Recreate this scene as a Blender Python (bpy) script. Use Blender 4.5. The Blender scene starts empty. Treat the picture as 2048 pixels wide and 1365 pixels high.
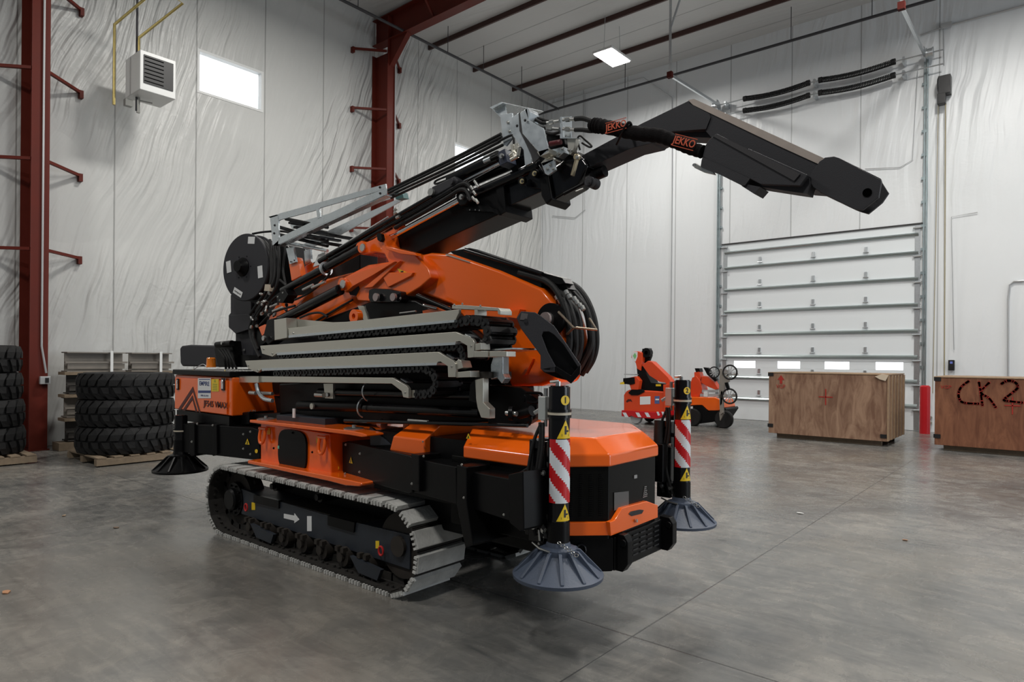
import bpy, bmesh, math, random
from mathutils import Vector, Matrix, Euler
random.seed(7)
sc = bpy.context.scene
COL = sc.collection
PI = math.pi
rad = math.radians

# ------------------------------------------------------------------ camera
FOC, PCX, PCY = 1322.0, 1024.0, 682.5
CAM_Z, HOR, ROLL = 1.6, 719.0, rad(0.5)
YAW = math.atan2(1106, 1322)
fw = Vector((-math.sin(YAW), math.cos(YAW), 0))
rt0 = Vector((math.cos(YAW), math.sin(YAW), 0))
up0 = Vector((0, 0, 1))
cR, sR = math.cos(ROLL), math.sin(ROLL)
CAMP = Vector((0, 0, CAM_Z))
cam_data = bpy.data.cameras.new('camera')
cam = bpy.data.objects.new('camera', cam_data)
COL.objects.link(cam)
cam_data.sensor_width = 36
cam_data.lens = FOC / 2048 * 36
dpx, dpy = 0.0, HOR - PCY                   # the level horizon lies a little under the middle: lens shift
cam_data.shift_y = dpy / 2048
cam_data.shift_x = 0.0
cam_data.clip_start = 0.05
rgt = rt0 * cR + up0 * sR
upv = -rt0 * sR + up0 * cR
m = Matrix((rgt, upv, -fw)).transposed().to_4x4()
m.translation = CAMP
cam.matrix_world = m
sc.camera = cam

sc.view_settings.view_transform = 'Standard'
sc.view_settings.look = 'None'
sc.view_settings.gamma = 1
sc.view_settings.exposure = -0.45
sc.view_settings.use_curve_mapping = False

# ------------------------------------------------------------------ light
world = bpy.data.worlds.new('world')
sc.world = world
world.use_nodes = True
bg = world.node_tree.nodes['Background']
bg.inputs[0].default_value = (0.80, 0.90, 1.0, 1)
bg.inputs[1].default_value = 0.16

def area(name, loc, size, power, color=(1, 0.97, 0.92), rot=(0, 0, 0), sizey=None):
    l = bpy.data.lights.new(name, 'AREA')
    l.energy = power; l.color = color
    l.shape = 'RECTANGLE'; l.size = size; l.size_y = sizey or size
    o = bpy.data.objects.new(name, l); COL.objects.link(o)
    o.location = loc; o.rotation_euler = rot
    return o
# the hall's high-bay lamps: the one in view has its fixture built below
area('bay_light', (-9.08, 14.8, 9.40), 0.5, 300, sizey=0.9)
area('bay_light', (-9.08, 6.6, 9.40), 0.6, 430, sizey=1.2)
area('bay_light', (-9.08, -2.0, 9.40), 0.6, 430, sizey=1.2)
area('bay_light', (-1.0, 13.2, 9.40), 0.6, 520, sizey=1.2)
area('bay_light', (-1.5, 6.6, 9.40), 0.6, 430, sizey=1.2)
area('bay_light', (-1.0, -2.0, 9.40), 0.6, 500, sizey=1.2)
area('bay_light', (6.0, 9.0, 9.40), 0.6, 520, sizey=1.2)
area('bay_light', (7.0, 4.0, 9.40), 0.6, 500, sizey=1.2)
# unseen soft cool fill light, added behind and to the right of the camera
area('soft_side_fill', (13.5, 9.5, 2.6), 4.6, 800, (0.86, 0.93, 1.0), (0, rad(90), 0), 9.0)

# ------------------------------------------------------------------ helpers
def ray(px, py):
    x = px - PCX; y = -(py - HOR)
    return fw * FOC + rt0 * (x * cR - y * sR) + up0 * (x * sR + y * cR)
def hit(px, py, n, d):
    v = ray(px, py)
    return CAMP + v * ((d - n.dot(CAMP)) / n.dot(v))
def at_z(px, py, z): return hit(px, py, Vector((0, 0, 1)), z)
def at_x(px, py, x): return hit(px, py, Vector((1, 0, 0)), x)
def at_y(px, py, y, a=0.0, x0=-4.4):
    """point on the upright plane through (x0, y), turned a degrees (right end comes nearer)"""
    A = rad(a); n = Vector((math.sin(A), math.cos(A), 0))
    return hit(px, py, n, n.dot(Vector((x0, y, 0))))

MATS = {}
def mat(name, color, rough=0.5, metal=0.0, bump=0.0, bscale=40, var=0.0, vscale=6, emit=None, estr=0, coat=0.0, spec=0.5):
    if name in MATS: return MATS[name]
    m = bpy.data.materials.new(name); m.use_nodes = True
    nt = m.node_tree; b = nt.nodes['Principled BSDF']
    b.inputs['Base Color'].default_value = (*color, 1)
    b.inputs['Roughness'].default_value = rough
    b.inputs['Metallic'].default_value = metal
    b.inputs['Coat Weight'].default_value = coat
    b.inputs['Coat Roughness'].default_value = 0.08
    b.inputs['Specular IOR Level'].default_value = spec
    if emit:
        b.inputs['Emission Color'].default_value = (*emit, 1)
        b.inputs['Emission Strength'].default_value = estr
    tc = nt.nodes.new('ShaderNodeTexCoord')
    if var or bump:
        nz = nt.nodes.new('ShaderNodeTexNoise'); nz.inputs['Scale'].default_value = vscale
        nz.inputs['Detail'].default_value = 5
        nt.links.new(tc.outputs['Object'], nz.inputs['Vector'])
    if var:
        mx = nt.nodes.new('ShaderNodeMix'); mx.data_type = 'RGBA'
        mx.inputs[6].default_value = (*[max(0, c * (1 - var)) for c in color], 1)
        mx.inputs[7].default_value = (*[min(1, c * (1 + var)) for c in color], 1)
        nt.links.new(nz.outputs['Fac'], mx.inputs[0]); nt.links.new(mx.outputs[2], b.inputs['Base Color'])
        mr = nt.nodes.new('ShaderNodeMapRange')
        mr.inputs[3].default_value = max(0.03, rough - 0.08); mr.inputs[4].default_value = min(1, rough + 0.1)
        nt.links.new(nz.outputs['Fac'], mr.inputs[0]); nt.links.new(mr.outputs[0], b.inputs['Roughness'])
    if bump:
        n2 = nt.nodes.new('ShaderNodeTexNoise'); n2.inputs['Scale'].default_value = bscale
        nt.links.new(tc.outputs['Object'], n2.inputs['Vector'])
        bp = nt.nodes.new('ShaderNodeBump'); bp.inputs['Strength'].default_value = bump
        bp.inputs['Distance'].default_value = 0.01
        nt.links.new(n2.outputs['Fac'], bp.inputs['Height']); nt.links.new(bp.outputs[0], b.inputs['Normal'])
    MATS[name] = m
    return m

ORG = {}                                       # world origin of every object we link
class MB:
    """collects faces in world space; build() links them as one mesh"""
    def __init__(s): s.v = []; s.f = []; s.mi = []; s.mats = []; s.cur = 0
    def use(s, m):
        if m not in s.mats: s.mats.append(m)
        s.cur = s.mats.index(m); return s
    def face(s, pts):
        i = len(s.v); s.v += [Vector(p) for p in pts]; s.f.append(list(range(i, i + len(pts)))); s.mi.append(s.cur)
    def prism(s, pts, ext):
        """closed prism: outline pts pushed along ext"""
        n = len(pts); i = len(s.v); ext = Vector(ext)
        s.v += [Vector(p) for p in pts] + [Vector(p) + ext for p in pts]
        nrm = Vector((0, 0, 0))
        for k in range(n):
            nrm += Vector(pts[k]).cross(Vector(pts[(k + 1) % n]))
        flip = nrm.dot(ext) > 0
        a = list(range(i, i + n)); b = list(range(i + n, i + 2 * n))
        fs = [a[::-1] if flip else a, b if flip else b[::-1]]
        for k in range(n):
            q = [a[k], a[(k + 1) % n], b[(k + 1) % n], b[k]]
            fs.append(q if flip else q[::-1])
        s.f += fs; s.mi += [s.cur] * len(fs)
        return s
    def box(s, c, d, ax=None):
        """box at centre c, full sizes d, ax = optional three axes"""
        c = Vector(c); X, Y, Z = ax or (Vector((1, 0, 0)), Vector((0, 1, 0)), Vector((0, 0, 1)))
        x = X * d[0] / 2; y = Y * d[1] / 2; z = Z * d[2] / 2
        return s.prism([c - x - y - z, c + x - y - z, c + x + y - z, c - x + y - z], z * 2)
    def bar(s, p, q, w, h, upv=(0, 0, 1)):
        p = Vector(p); q = Vector(q); d = (q - p); L = d.length; d.normalize()
        u = Vector(upv); sd = d.cross(u)
        if sd.length < 1e-4: sd = d.cross(Vector((1, 0, 0)))
        sd.normalize(); u = sd.cross(d)
        return s.box((p + q) / 2, (L, w, h), (d, sd, u))
    def cyl(s, p, q, r, r2=None, n=20, caps=True):
        p = Vector(p); q = Vector(q); r2 = r if r2 is None else r2
        d = (q - p).normalized(); a = d.orthogonal().normalized(); b = d.cross(a)
        i = len(s.v)
        for c, rr in ((p, r), (q, r2)):
            for k in range(n):
                t = 2 * PI * k / n; s.v.append(c + (a * math.cos(t) + b * math.sin(t)) * rr)
        for k in range(n):
            k2 = (k + 1) % n
            s.f.append([i + k, i + k2, i + n + k2, i + n + k]); s.mi.append(s.cur)
        if caps:
            s.f.append([i + k for k in range(n)][::-1]); s.f.append([i + n + k for k in range(n)]); s.mi += [s.cur] * 2
        return s
    def ring(s, p, q, ro, ri, n=28):
        """hollow disc / sleeve between p and q"""
        p = Vector(p); q = Vector(q); d = (q - p).normalized(); a = d.orthogonal().normalized(); b = d.cross(a)
        i = len(s.v)
        for c, rr in ((p, ro), (q, ro), (q, ri), (p, ri)):
            for k in range(n):
                t = 2 * PI * k / n; s.v.append(c + (a * math.cos(t) + b * math.sin(t)) * rr)
        for L in range(4):
            for k in range(n):
                k2 = (k + 1) % n; L2 = (L + 1) % 4
                s.f.append([i + L * n + k, i + L * n + k2, i + L2 * n + k2, i + L2 * n + k]); s.mi.append(s.cur)
        return s
    def tube(s, pts, r, n=10, sm=0, closed=False):
        pts = [Vector(p) for p in pts]
        if sm: pts = smooth(pts, sm, closed)
        N = len(pts); i0 = len(s.v); prev = None
        for k in range(N):
            if closed: d = pts[(k + 1) % N] - pts[k - 1]
            else: d = pts[min(k + 1, N - 1)] - pts[max(k - 1, 0)]
            d.normalize()
            a = d.orthogonal().normalized() if prev is None else (prev - d * prev.dot(d)).normalized()
            prev = a; b = d.cross(a)
            rr = r[k] if isinstance(r, list) else r
            for j in range(n):
                t = 2 * PI * j / n; s.v.append(pts[k] + (a * math.cos(t) + b * math.sin(t)) * rr)
        for k in range(N if closed else N - 1):
            k2 = (k + 1) % N
            for j in range(n):
                j2 = (j + 1) % n
                s.f.append([i0 + k * n + j, i0 + k * n + j2, i0 + k2 * n + j2, i0 + k2 * n + j]); s.mi.append(s.cur)
        if not closed:
            s.f.append([i0 + j for j in range(n)][::-1]); s.f.append([i0 + (N - 1) * n + j for j in range(n)]); s.mi += [s.cur] * 2
        return s
    def lathe(s, prof, c=(0, 0, 0), axis=(0, 0, 1), n=32):
        """prof = [(r, h)...] turned about axis through c"""
        c = Vector(c); d = Vector(axis).normalized(); a = d.orthogonal().normalized(); b = d.cross(a); i = len(s.v)
        for r, h in prof:
            for k in range(n):
                t = 2 * PI * k / n; s.v.append(c + d * h + (a * math.cos(t) + b * math.sin(t)) * r)
        for L in range(len(prof) - 1):
            for k in range(n):
                k2 = (k + 1) % n
                s.f.append([i + L * n + k, i + L * n + k2, i + (L + 1) * n + k2, i + (L + 1) * n + k]); s.mi.append(s.cur)
        if prof[0][0] > 1e-5: s.f.append([i + k for k in range(n)][::-1]); s.mi.append(s.cur)
        if prof[-1][0] > 1e-5: s.f.append([i + (len(prof) - 1) * n + k for k in range(n)]); s.mi.append(s.cur)
        return s
    def build(s, name, m=None, parent=None, origin=None, bevel=0, seg=2, smooth=True, ang=32):
        if parent is not None and origin is None: o0 = ORG[parent]
        elif origin is not None: o0 = Vector(origin)
        else:
            if s.v:
                xs = [p.x for p in s.v]; ys = [p.y for p in s.v]; zs = [p.z for p in s.v]
                o0 = Vector(((min(xs) + max(xs)) / 2, (min(ys) + max(ys)) / 2, min(zs)))
            else: o0 = Vector()
        me = bpy.data.meshes.new(name)
        me.from_pydata([tuple(p - o0) for p in s.v], [], s.f)
        mats = s.mats or [m]
        if m is not None and m not in mats: mats = [m] + mats if not s.mats else mats
        for q in mats: me.materials.append(q)
        if s.mats:
            me.polygons.foreach_set('material_index', s.mi)
        bm = bmesh.new(); bm.from_mesh(me)
        bmesh.ops.remove_doubles(bm, verts=bm.verts, dist=1e-5)
        bmesh.ops.recalc_face_normals(bm, faces=bm.faces)
        bm.to_mesh(me); bm.free()
        if smooth:
            me.polygons.foreach_set('use_smooth', [True] * len(me.polygons))
            me.set_sharp_from_angle(angle=rad(ang))
        o = bpy.data.objects.new(name, me); COL.objects.link(o)
        if parent is not None:
            o.parent = parent; o.location = o0 - ORG[parent]
        else: o.location = o0
        ORG[o] = o0
        if bevel:
            bv = o.modifiers.new('bevel', 'BEVEL'); bv.width = bevel; bv.segments = seg
            bv.limit_method = 'ANGLE'; bv.angle_limit = rad(35)
            if smooth: bv.harden_normals = True
        return o

def smooth(pts, k=6, closed=False):
    """Catmull-Rom through pts"""
    n = len(pts); out = []
    rng = range(n) if closed else range(n - 1)
    for i in rng:
        if closed: p0, p1, p2, p3 = pts[i - 1], pts[i], pts[(i + 1) % n], pts[(i + 2) % n]
        else: p0, p1, p2, p3 = pts[max(i - 1, 0)], pts[i], pts[i + 1], pts[min(i + 2, n - 1)]
        for j in range(k):
            t = j / k
            out.append(0.5 * ((2 * p1) + (p2 - p0) * t + (2 * p0 - 5 * p1 + 4 * p2 - p3) * t * t + (3 * p1 - p0 - 3 * p2 + p3) * t ** 3))
    if not closed: out.append(pts[-1])
    return out

def tag(o, label=None, cat=None, group=None, kind=None):
    if label: o['label'] = label
    if cat: o['category'] = cat
    if group: o['group'] = group
    if kind: o['kind'] = kind
    return o
def empty(name, loc, label=None, cat=None, group=None):
    o = bpy.data.objects.new(name, None); COL.objects.link(o)
    o.location = loc; o.empty_display_size = 0.2; ORG[o] = Vector(loc)
    return tag(o, label, cat, group)
def copy_tree(o, parent=None, delta=None):
    c = o.copy(); COL.objects.link(c); c.parent = parent
    ORG[c] = ORG[o] + (delta or Vector())
    if delta is not None and parent is None: c.location = o.location + delta
    for ch in [q for q in bpy.data.objects if q.parent == o]: copy_tree(ch, c, delta)
    return c
def text(name, s, size, p, ux, uz, m, parent, ext=0.001, origin=None, bold=0.0, align='CENTER', label=None, sx=1.0):
    """lettering: p = middle of the line, ux = reading direction, uz = up the letters"""
    cu = bpy.data.curves.new(name, 'FONT'); cu.body = s; cu.size = size; cu.extrude = ext; cu.offset = bold
    cu.align_x = align; cu.align_y = 'CENTER'; cu.resolution_u = 3
    t = bpy.data.objects.new(name, cu)
    COL.objects.link(t)
    me = bpy.data.meshes.new_from_object(t); COL.objects.unlink(t); bpy.data.objects.remove(t)
    ux = Vector(ux).normalized(); uz = Vector(uz); uz = (uz - ux * uz.dot(ux)).normalized(); n = ux.cross(uz)
    M = Matrix((ux * sx, uz, n)).transposed().to_4x4(); M.translation = Vector(p) - ORG[parent]
    me.transform(M); me.materials.clear(); me.materials.append(m)
    o = bpy.data.objects.new(name, me); COL.objects.link(o); o.parent = parent; ORG[o] = ORG[parent]
    if label: o['label'] = label
    return o

# ------------------------------------------------------------------ materials
M_RED = mat('red_oxide', (0.115, 0.017, 0.010), 0.5, var=0.2, vscale=3, spec=0.2)
M_GALV = mat('galvanised', (0.55, 0.58, 0.60), 0.32, 0.9, var=0.12, vscale=25)
M_PIPE = mat('sprinkler_pipe', (0.05, 0.05, 0.055), 0.5, 0.3)
M_JOIST = mat('joist', (0.055, 0.02, 0.015), 0.5)
M_WHITE = mat('white_paint', (0.72, 0.73, 0.72), 0.4)
M_BLACK = mat('black_paint', (0.008, 0.008, 0.009), 0.4, var=0.3, vscale=12, bump=0.08, bscale=180)
M_MATTE = mat('matte_black', (0.022, 0.022, 0.024), 0.62, bump=0.15, bscale=220)
M_RUB = mat('rubber', (0.0085, 0.0085, 0.009), 0.62, spec=0.35, var=0.3, vscale=9, bump=0.2, bscale=60)
M_WOOD = mat('pallet_wood', (0.20, 0.15, 0.10), 0.75, var=0.35, vscale=14, bump=0.2)
M_GREY = mat('conduit', (0.50, 0.51, 0.52), 0.4, 0.5)

def nd(nt, t, **kw):
    n = nt.nodes.new(t)
    for k, v in kw.items(): setattr(n, k, v)
    return n
def math_n(nt, op, a, b=None, c=None):
    n = nd(nt, 'ShaderNodeMath', operation=op)
    for i, x in enumerate((a, b, c)):
        if x is None: continue
        if isinstance(x, (int, float)): n.inputs[i].default_value = x
        else: nt.links.new(x, n.inputs[i])
    return n.outputs[0]
def vinyl(name, axis, seam0, pitch, base=(0.60, 0.61, 0.60), strength=1.0, diag=0.6, lat=None):
    """white vinyl-faced insulation: taut panels with taped seams, diagonal pull folds and fine crinkles"""
    m = bpy.data.materials.new(name); m.use_nodes = True; nt = m.node_tree; L = nt.links
    b = nt.nodes['Principled BSDF']; b.inputs['Roughness'].default_value = 0.40
    b.inputs['Base Color'].default_value = (*base, 1); b.inputs['Coat Weight'].default_value = 0.0
    tc = nd(nt, 'ShaderNodeTexCoord'); geo = nd(nt, 'ShaderNodeNewGeometry')
    sp = nd(nt, 'ShaderNodeSeparateXYZ'); L.new(geo.outputs['Position'], sp.inputs[0])
    u = sp.outputs[axis]; z = sp.outputs[lat if lat is not None else 2]
    # seams
    t = math_n(nt, 'FRACT', math_n(nt, 'ADD', math_n(nt, 'DIVIDE', math_n(nt, 'SUBTRACT', u, seam0), pitch), 100.0))
    d = math_n(nt, 'MULTIPLY', math_n(nt, 'MINIMUM', t, math_n(nt, 'SUBTRACT', 1.0, t)), pitch)
    seam = nd(nt, 'ShaderNodeMapRange'); L.new(d, seam.inputs[0]); seam.inputs[1].default_value = 0.004; seam.inputs[2].default_value = 0.02
    # folds along a slanting direction
    cb = nd(nt, 'ShaderNodeCombineXYZ')
    wob = nd(nt, 'ShaderNodeTexNoise'); wob.inputs['Scale'].default_value = 0.35; wob.inputs['Detail'].default_value = 2
    L.new(geo.outputs['Position'], wob.inputs['Vector'])
    sl = math_n(nt, 'ADD', math_n(nt, 'ADD', u, math_n(nt, 'MULTIPLY', z, -diag * 0.45)), math_n(nt, 'MULTIPLY', wob.outputs['Fac'], 0.9))
    L.new(math_n(nt, 'MULTIPLY', sl, 3.4), cb.inputs[0]); L.new(math_n(nt, 'MULTIPLY', z, 0.30), cb.inputs[1])
    f1 = nd(nt, 'ShaderNodeTexNoise'); f1.inputs['Scale'].default_value = 1.6; f1.inputs['Detail'].default_value = 2.2; f1.inputs['Roughness'].default_value = 0.45
    L.new(cb.outputs[0], f1.inputs['Vector'])
    msk = nd(nt, 'ShaderNodeTexNoise'); msk.inputs['Scale'].default_value = 0.30; msk.inputs['Detail'].default_value = 1.5
    L.new(geo.outputs['Position'], msk.inputs['Vector'])
    mr = nd(nt, 'ShaderNodeMapRange'); L.new(msk.outputs['Fac'], mr.inputs[0]); mr.inputs[1].default_value = 0.38; mr.inputs[2].default_value = 0.66
    mr.inputs[3].default_value = 0.18
    cr = nd(nt, 'ShaderNodeTexNoise'); cr.inputs['Scale'].default_value = 5.0; cr.inputs['Detail'].default_value = 3; cr.inputs['Distortion'].default_value = 1.2
    L.new(geo.outputs['Position'], cr.inputs['Vector'])
    hgt = math_n(nt, 'ADD', math_n(nt, 'MULTIPLY', math_n(nt, 'MULTIPLY', f1.outputs['Fac'], mr.outputs[0]), 0.075 * strength),
                 math_n(nt, 'ADD', math_n(nt, 'MULTIPLY', math_n(nt, 'MULTIPLY', cr.outputs['Fac'], mr.outputs[0]), 0.006 * strength),
                        math_n(nt, 'MULTIPLY', seam.outputs[0], 0.004)))
    bp = nd(nt, 'ShaderNodeBump'); bp.inputs['Strength'].default_value = 1.0; bp.inputs['Distance'].default_value = 1.0
    L.new(hgt, bp.inputs['Height']); L.new(bp.outputs[0], b.inputs['Normal'])
    mx = nd(nt, 'ShaderNodeMix', data_type='RGBA'); L.new(seam.outputs[0], mx.inputs[0])
    mx.inputs[6].default_value = (*[c * 0.55 for c in base], 1); mx.inputs[7].default_value = (*base, 1)
    L.new(mx.outputs[2], b.inputs['Base Color'])
    return m
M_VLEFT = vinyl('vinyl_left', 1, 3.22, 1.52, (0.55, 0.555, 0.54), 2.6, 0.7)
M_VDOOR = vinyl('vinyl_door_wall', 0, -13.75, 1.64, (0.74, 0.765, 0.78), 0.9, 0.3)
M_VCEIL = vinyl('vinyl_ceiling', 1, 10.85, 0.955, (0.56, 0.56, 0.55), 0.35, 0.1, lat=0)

def concrete():
    m = bpy.data.materials.new('polished_concrete'); m.use_nodes = True; nt = m.node_tree; L = nt.links
    b = nt.nodes['Principled BSDF']
    geo = nd(nt, 'ShaderNodeNewGeometry')
    def noise(s, det, rgh=0.5, dist=0.0, vec=None):
        n = nd(nt, 'ShaderNodeTexNoise'); n.inputs['Scale'].default_value = s; n.inputs['Detail'].default_value = det
        n.inputs['Roughness'].default_value = rgh; n.inputs['Distortion'].default_value = dist
        L.new(vec or geo.outputs['Position'], n.inputs['Vector']); return n.outputs['Fac']
    a = noise(0.55, 6, 0.62, 0.6); c = noise(3.2, 8, 0.68, 1.2); e = noise(22, 5, 0.6)
    mp = nd(nt, 'ShaderNodeMapping'); mp.inputs['Scale'].default_value = (1.4, 9.0, 1); mp.inputs['Rotation'].default_value = (0, 0, rad(32))
    L.new(geo.outputs['Position'], mp.inputs[0]); sw = noise(1.6, 4, 0.55, 0.8, mp.outputs[0])
    tot = math_n(nt, 'ADD', math_n(nt, 'MULTIPLY', a, 0.45), math_n(nt, 'ADD', math_n(nt, 'MULTIPLY', c, 0.27),
          math_n(nt, 'ADD', math_n(nt, 'MULTIPLY', e, 0.07), math_n(nt, 'MULTIPLY', sw, 0.21))))
    cr = nd(nt, 'ShaderNodeValToRGB'); L.new(tot, cr.inputs[0]); el = cr.color_ramp.elements
    el[0].position = 0.36; el[0].color = (0.070, 0.073, 0.074, 1)
    el[1].position = 0.63; el[1].color = (0.270, 0.255, 0.230, 1)
    x = cr.color_ramp.elements.new(0.5); x.color = (0.150, 0.147, 0.139, 1)
    # warm brown scuffing in the middle of the bay
    st = noise(0.32, 4, 0.6, 0.4); ms = nd(nt, 'ShaderNodeMapRange'); L.new(st, ms.inputs[0]); ms.inputs[1].default_value = 0.5; ms.inputs[2].default_value = 0.72; ms.inputs[4].default_value = 0.6
    mx = nd(nt, 'ShaderNodeMix', data_type='RGBA'); L.new(ms.outputs[0], mx.inputs[0]); L.new(cr.outputs[0], mx.inputs[6]); mx.inputs[7].default_value = (0.225, 0.195, 0.155, 1)
    # sawn joints
    sp = nd(nt, 'ShaderNodeSeparateXYZ'); L.new(geo.outputs['Position'], sp.inputs[0])
    def joint(v, x0, pitch):
        t = math_n(nt, 'FRACT', math_n(nt, 'ADD', math_n(nt, 'DIVIDE', math_n(nt, 'SUBTRACT', v, x0), pitch), 50.0))
        return math_n(nt, 'MULTIPLY', math_n(nt, 'MINIMUM', t, math_n(nt, 'SUBTRACT', 1.0, t)), pitch)
    dj = math_n(nt, 'MINIMUM', joint(sp.outputs[0], -1.91, 5.05), joint(sp.outputs[1], 3.39, 7.5))
    jr = nd(nt, 'ShaderNodeMapRange'); L.new(dj, jr.inputs[0]); jr.inputs[1].default_value = 0.002; jr.inputs[2].default_value = 0.007
    m2 = nd(nt, 'ShaderNodeMix', data_type='RGBA'); L.new(jr.outputs[0], m2.inputs[0]); m2.inputs[6].default_value = (0.055, 0.055, 0.055, 1); L.new(mx.outputs[2], m2.inputs[7])
    L.new(m2.outputs[2], b.inputs['Base Color'])
    rr = nd(nt, 'ShaderNodeMapRange'); L.new(c, rr.inputs[0]); rr.inputs[1].default_value = 0.3; rr.inputs[2].default_value = 0.7; rr.inputs[3].default_value = 0.17; rr.inputs[4].default_value = 0.34
    L.new(rr.outputs[0], b.inputs['Roughness'])
    bp = nd(nt, 'ShaderNodeBump'); bp.inputs['Strength'].default_value = 0.35; bp.inputs['Distance'].default_value = 0.004
    L.new(math_n(nt, 'ADD', c, jr.outputs[0]), bp.inputs['Height']); L.new(bp.outputs[0], b.inputs['Normal'])
    return m
M_CONC = concrete()

# ------------------------------------------------------------------ the hall
XL, YW, ZC = -13.8, 18.0, 10.42
def struct(name, mb, m=None, **kw):
    o = mb.build(name, m, **kw); o['kind'] = 'structure'; return o
struct('floor', MB().box((-1.5, 5, -0.05), (26, 27, 0.1)), M_CONC, smooth=False)
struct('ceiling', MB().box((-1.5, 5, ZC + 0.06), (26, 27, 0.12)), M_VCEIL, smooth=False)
# left wall with its two window openings
wl = MB(); WZ0, WZ1 = 7.07, 7.98; WY = [(6.27, 7.74), (13.75, 15.22)]
ys = [-8.0, WY[0][0], WY[0][1], WY[1][0], WY[1][1], YW + 0.1]
for i in range(5):
    y0, y1 = ys[i], ys[i + 1]
    if i in (1, 3):
        wl.box((XL - 0.1, (y0 + y1) / 2, WZ0 / 2), (0.2, y1 - y0, WZ0)); wl.box((XL - 0.1, (y0 + y1) / 2, (WZ1 + ZC) / 2), (0.2, y1 - y0, ZC - WZ1))
    else: wl.box((XL - 0.1, (y0 + y1) / 2, ZC / 2), (0.2, y1 - y0, ZC))
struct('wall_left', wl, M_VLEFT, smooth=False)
M_SKY = mat('daylight', (0.9, 0.95, 1.0), 0.9, emit=(0.93, 0.97, 1.0), estr=3.0)
M_GLASS = mat('window_glass', (1, 1, 1), 0.02)
M_GLASS.node_tree.nodes['Principled BSDF'].inputs['Transmission Weight'].default_value = 1.0
for i, (y0, y1) in enumerate(WY):
    fr = MB(); t = 0.05
    for (yc, zc, dy, dz) in (((y0 + y1) / 2, WZ1 - t / 2, y1 - y0, t), ((y0 + y1) / 2, WZ0 + t / 2, y1 - y0, t), (y0 + t / 2, (WZ0 + WZ1) / 2, t, WZ1 - WZ0 - 2 * t), (y1 - t / 2, (WZ0 + WZ1) / 2, t, WZ1 - WZ0 - 2 * t)):
        fr.box((XL - 0.07, yc, zc), (0.16, dy, dz))
    w = struct('window_%d' % (i + 1), fr, M_WHITE, smooth=False)
    MB().box((XL - 0.12, (y0 + y1) / 2, (WZ0 + WZ1) / 2), (0.012, y1 - y0 - 2 * t, WZ1 - WZ0 - 2 * t)).build('window_glass', M_GLASS, w)
    MB().box((XL - 0.19, (y0 + y1) / 2, (WZ0 + WZ1) / 2), (0.01, y1 - y0 - 0.002, WZ1 - WZ0 - 0.002)).build('sky_beyond', M_SKY, w)
# door wall around the overhead door
DX0, DX1, DZ = -7.36, -2.60, 4.86
wd = MB()
wd.box(((XL + DX0) / 2, YW + 0.1, ZC / 2), (DX0 - XL, 0.2, ZC)); wd.box(((11.5 + DX1) / 2, YW + 0.1, ZC / 2), (11.5 - DX1, 0.2, ZC))
wd.box(((DX0 + DX1) / 2, YW + 0.1, (ZC + DZ) / 2), (DX1 - DX0, 0.2, ZC - DZ))
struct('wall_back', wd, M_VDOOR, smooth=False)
# overhead door: one leaf of sections, struts, hinges, windows
M_DOOR = mat('door_panel', (0.74, 0.78, 0.80), 0.38, bump=0.05, bscale=60)
M_ALU = mat('strut_metal', (0.50, 0.56, 0.56), 0.28, 0.85)
M_TRK = mat('track_metal', (0.36, 0.43, 0.45), 0.3, 0.85, var=0.2, vscale=8)
leaf = MB(); nsec = 8; sh = DZ / nsec; wins = [(-7.04, -6.45), (-5.86, -5.29), (-4.69, -4.12), (-3.53, -2.95)]
zj = [0, 0.58, 1.16, 1.735, 2.35, 2.97, 3.58, 4.19, 4.86]
for k in range(nsec):
    z0, z1 = zj[k] + 0.006, zj[k + 1] - 0.006
    if k == 2:
        a, bz = 1.42, 1.61; xs = [DX0] + [q for w in wins for q in w] + [DX1]
        leaf.box(((DX0 + DX1) / 2, YW + 0.03, (z0 + a) / 2), (DX1 - DX0, 0.05, a - z0)); leaf.box(((DX0 + DX1) / 2, YW + 0.03, (z1 + bz) / 2), (DX1 - DX0, 0.05, z1 - bz))
        for i in range(0, len(xs), 2): leaf.box(((xs[i] + xs[i + 1]) / 2, YW + 0.03, (a + bz) / 2), (xs[i + 1] - xs[i], 0.05, bz - a))
    else: leaf.box(((DX0 + DX1) / 2, YW + 0.03, (z0 + z1) / 2), (DX1 - DX0, 0.05, z1 - z0))
door = struct('door_1', leaf, M_DOOR, bevel=0.004)
for (x0, x1) in wins:
    p = MB().box(((x0 + x1) / 2, YW + 0.045, 1.515), (x1 - x0, 0.01, 0.19)).build('door_window_pane', M_SKY, door)
for z in zj[1:8] + [4.62]:
    s = MB(); s.prism([(DX0 + 0.05, YW + 0.005, z - 0.045), (DX0 + 0.05, YW - 0.05, z - 0.03), (DX0 + 0.05, YW - 0.075, z), (DX0 + 0.05, YW - 0.05, z + 0.03), (DX0 + 0.05, YW + 0.005, z + 0.045)], (DX1 - DX0 - 0.1, 0, 0))
    s.build('door_strut', M_ALU, door, smooth=False)
for k in range(1, 8):
    for x in (-6.34, -4.98, -3.76):
        h = MB().box((x, YW - 0.012, zj[k] + 0.17), (0.06, 0.03, 0.14)); h.cyl((x - 0.06, YW - 0.03, zj[k] + 0.1), (x + 0.06, YW - 0.03, zj[k] + 0.1), 0.014, n=8)
        h.build('hinge', M_GALV, door)
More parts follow.
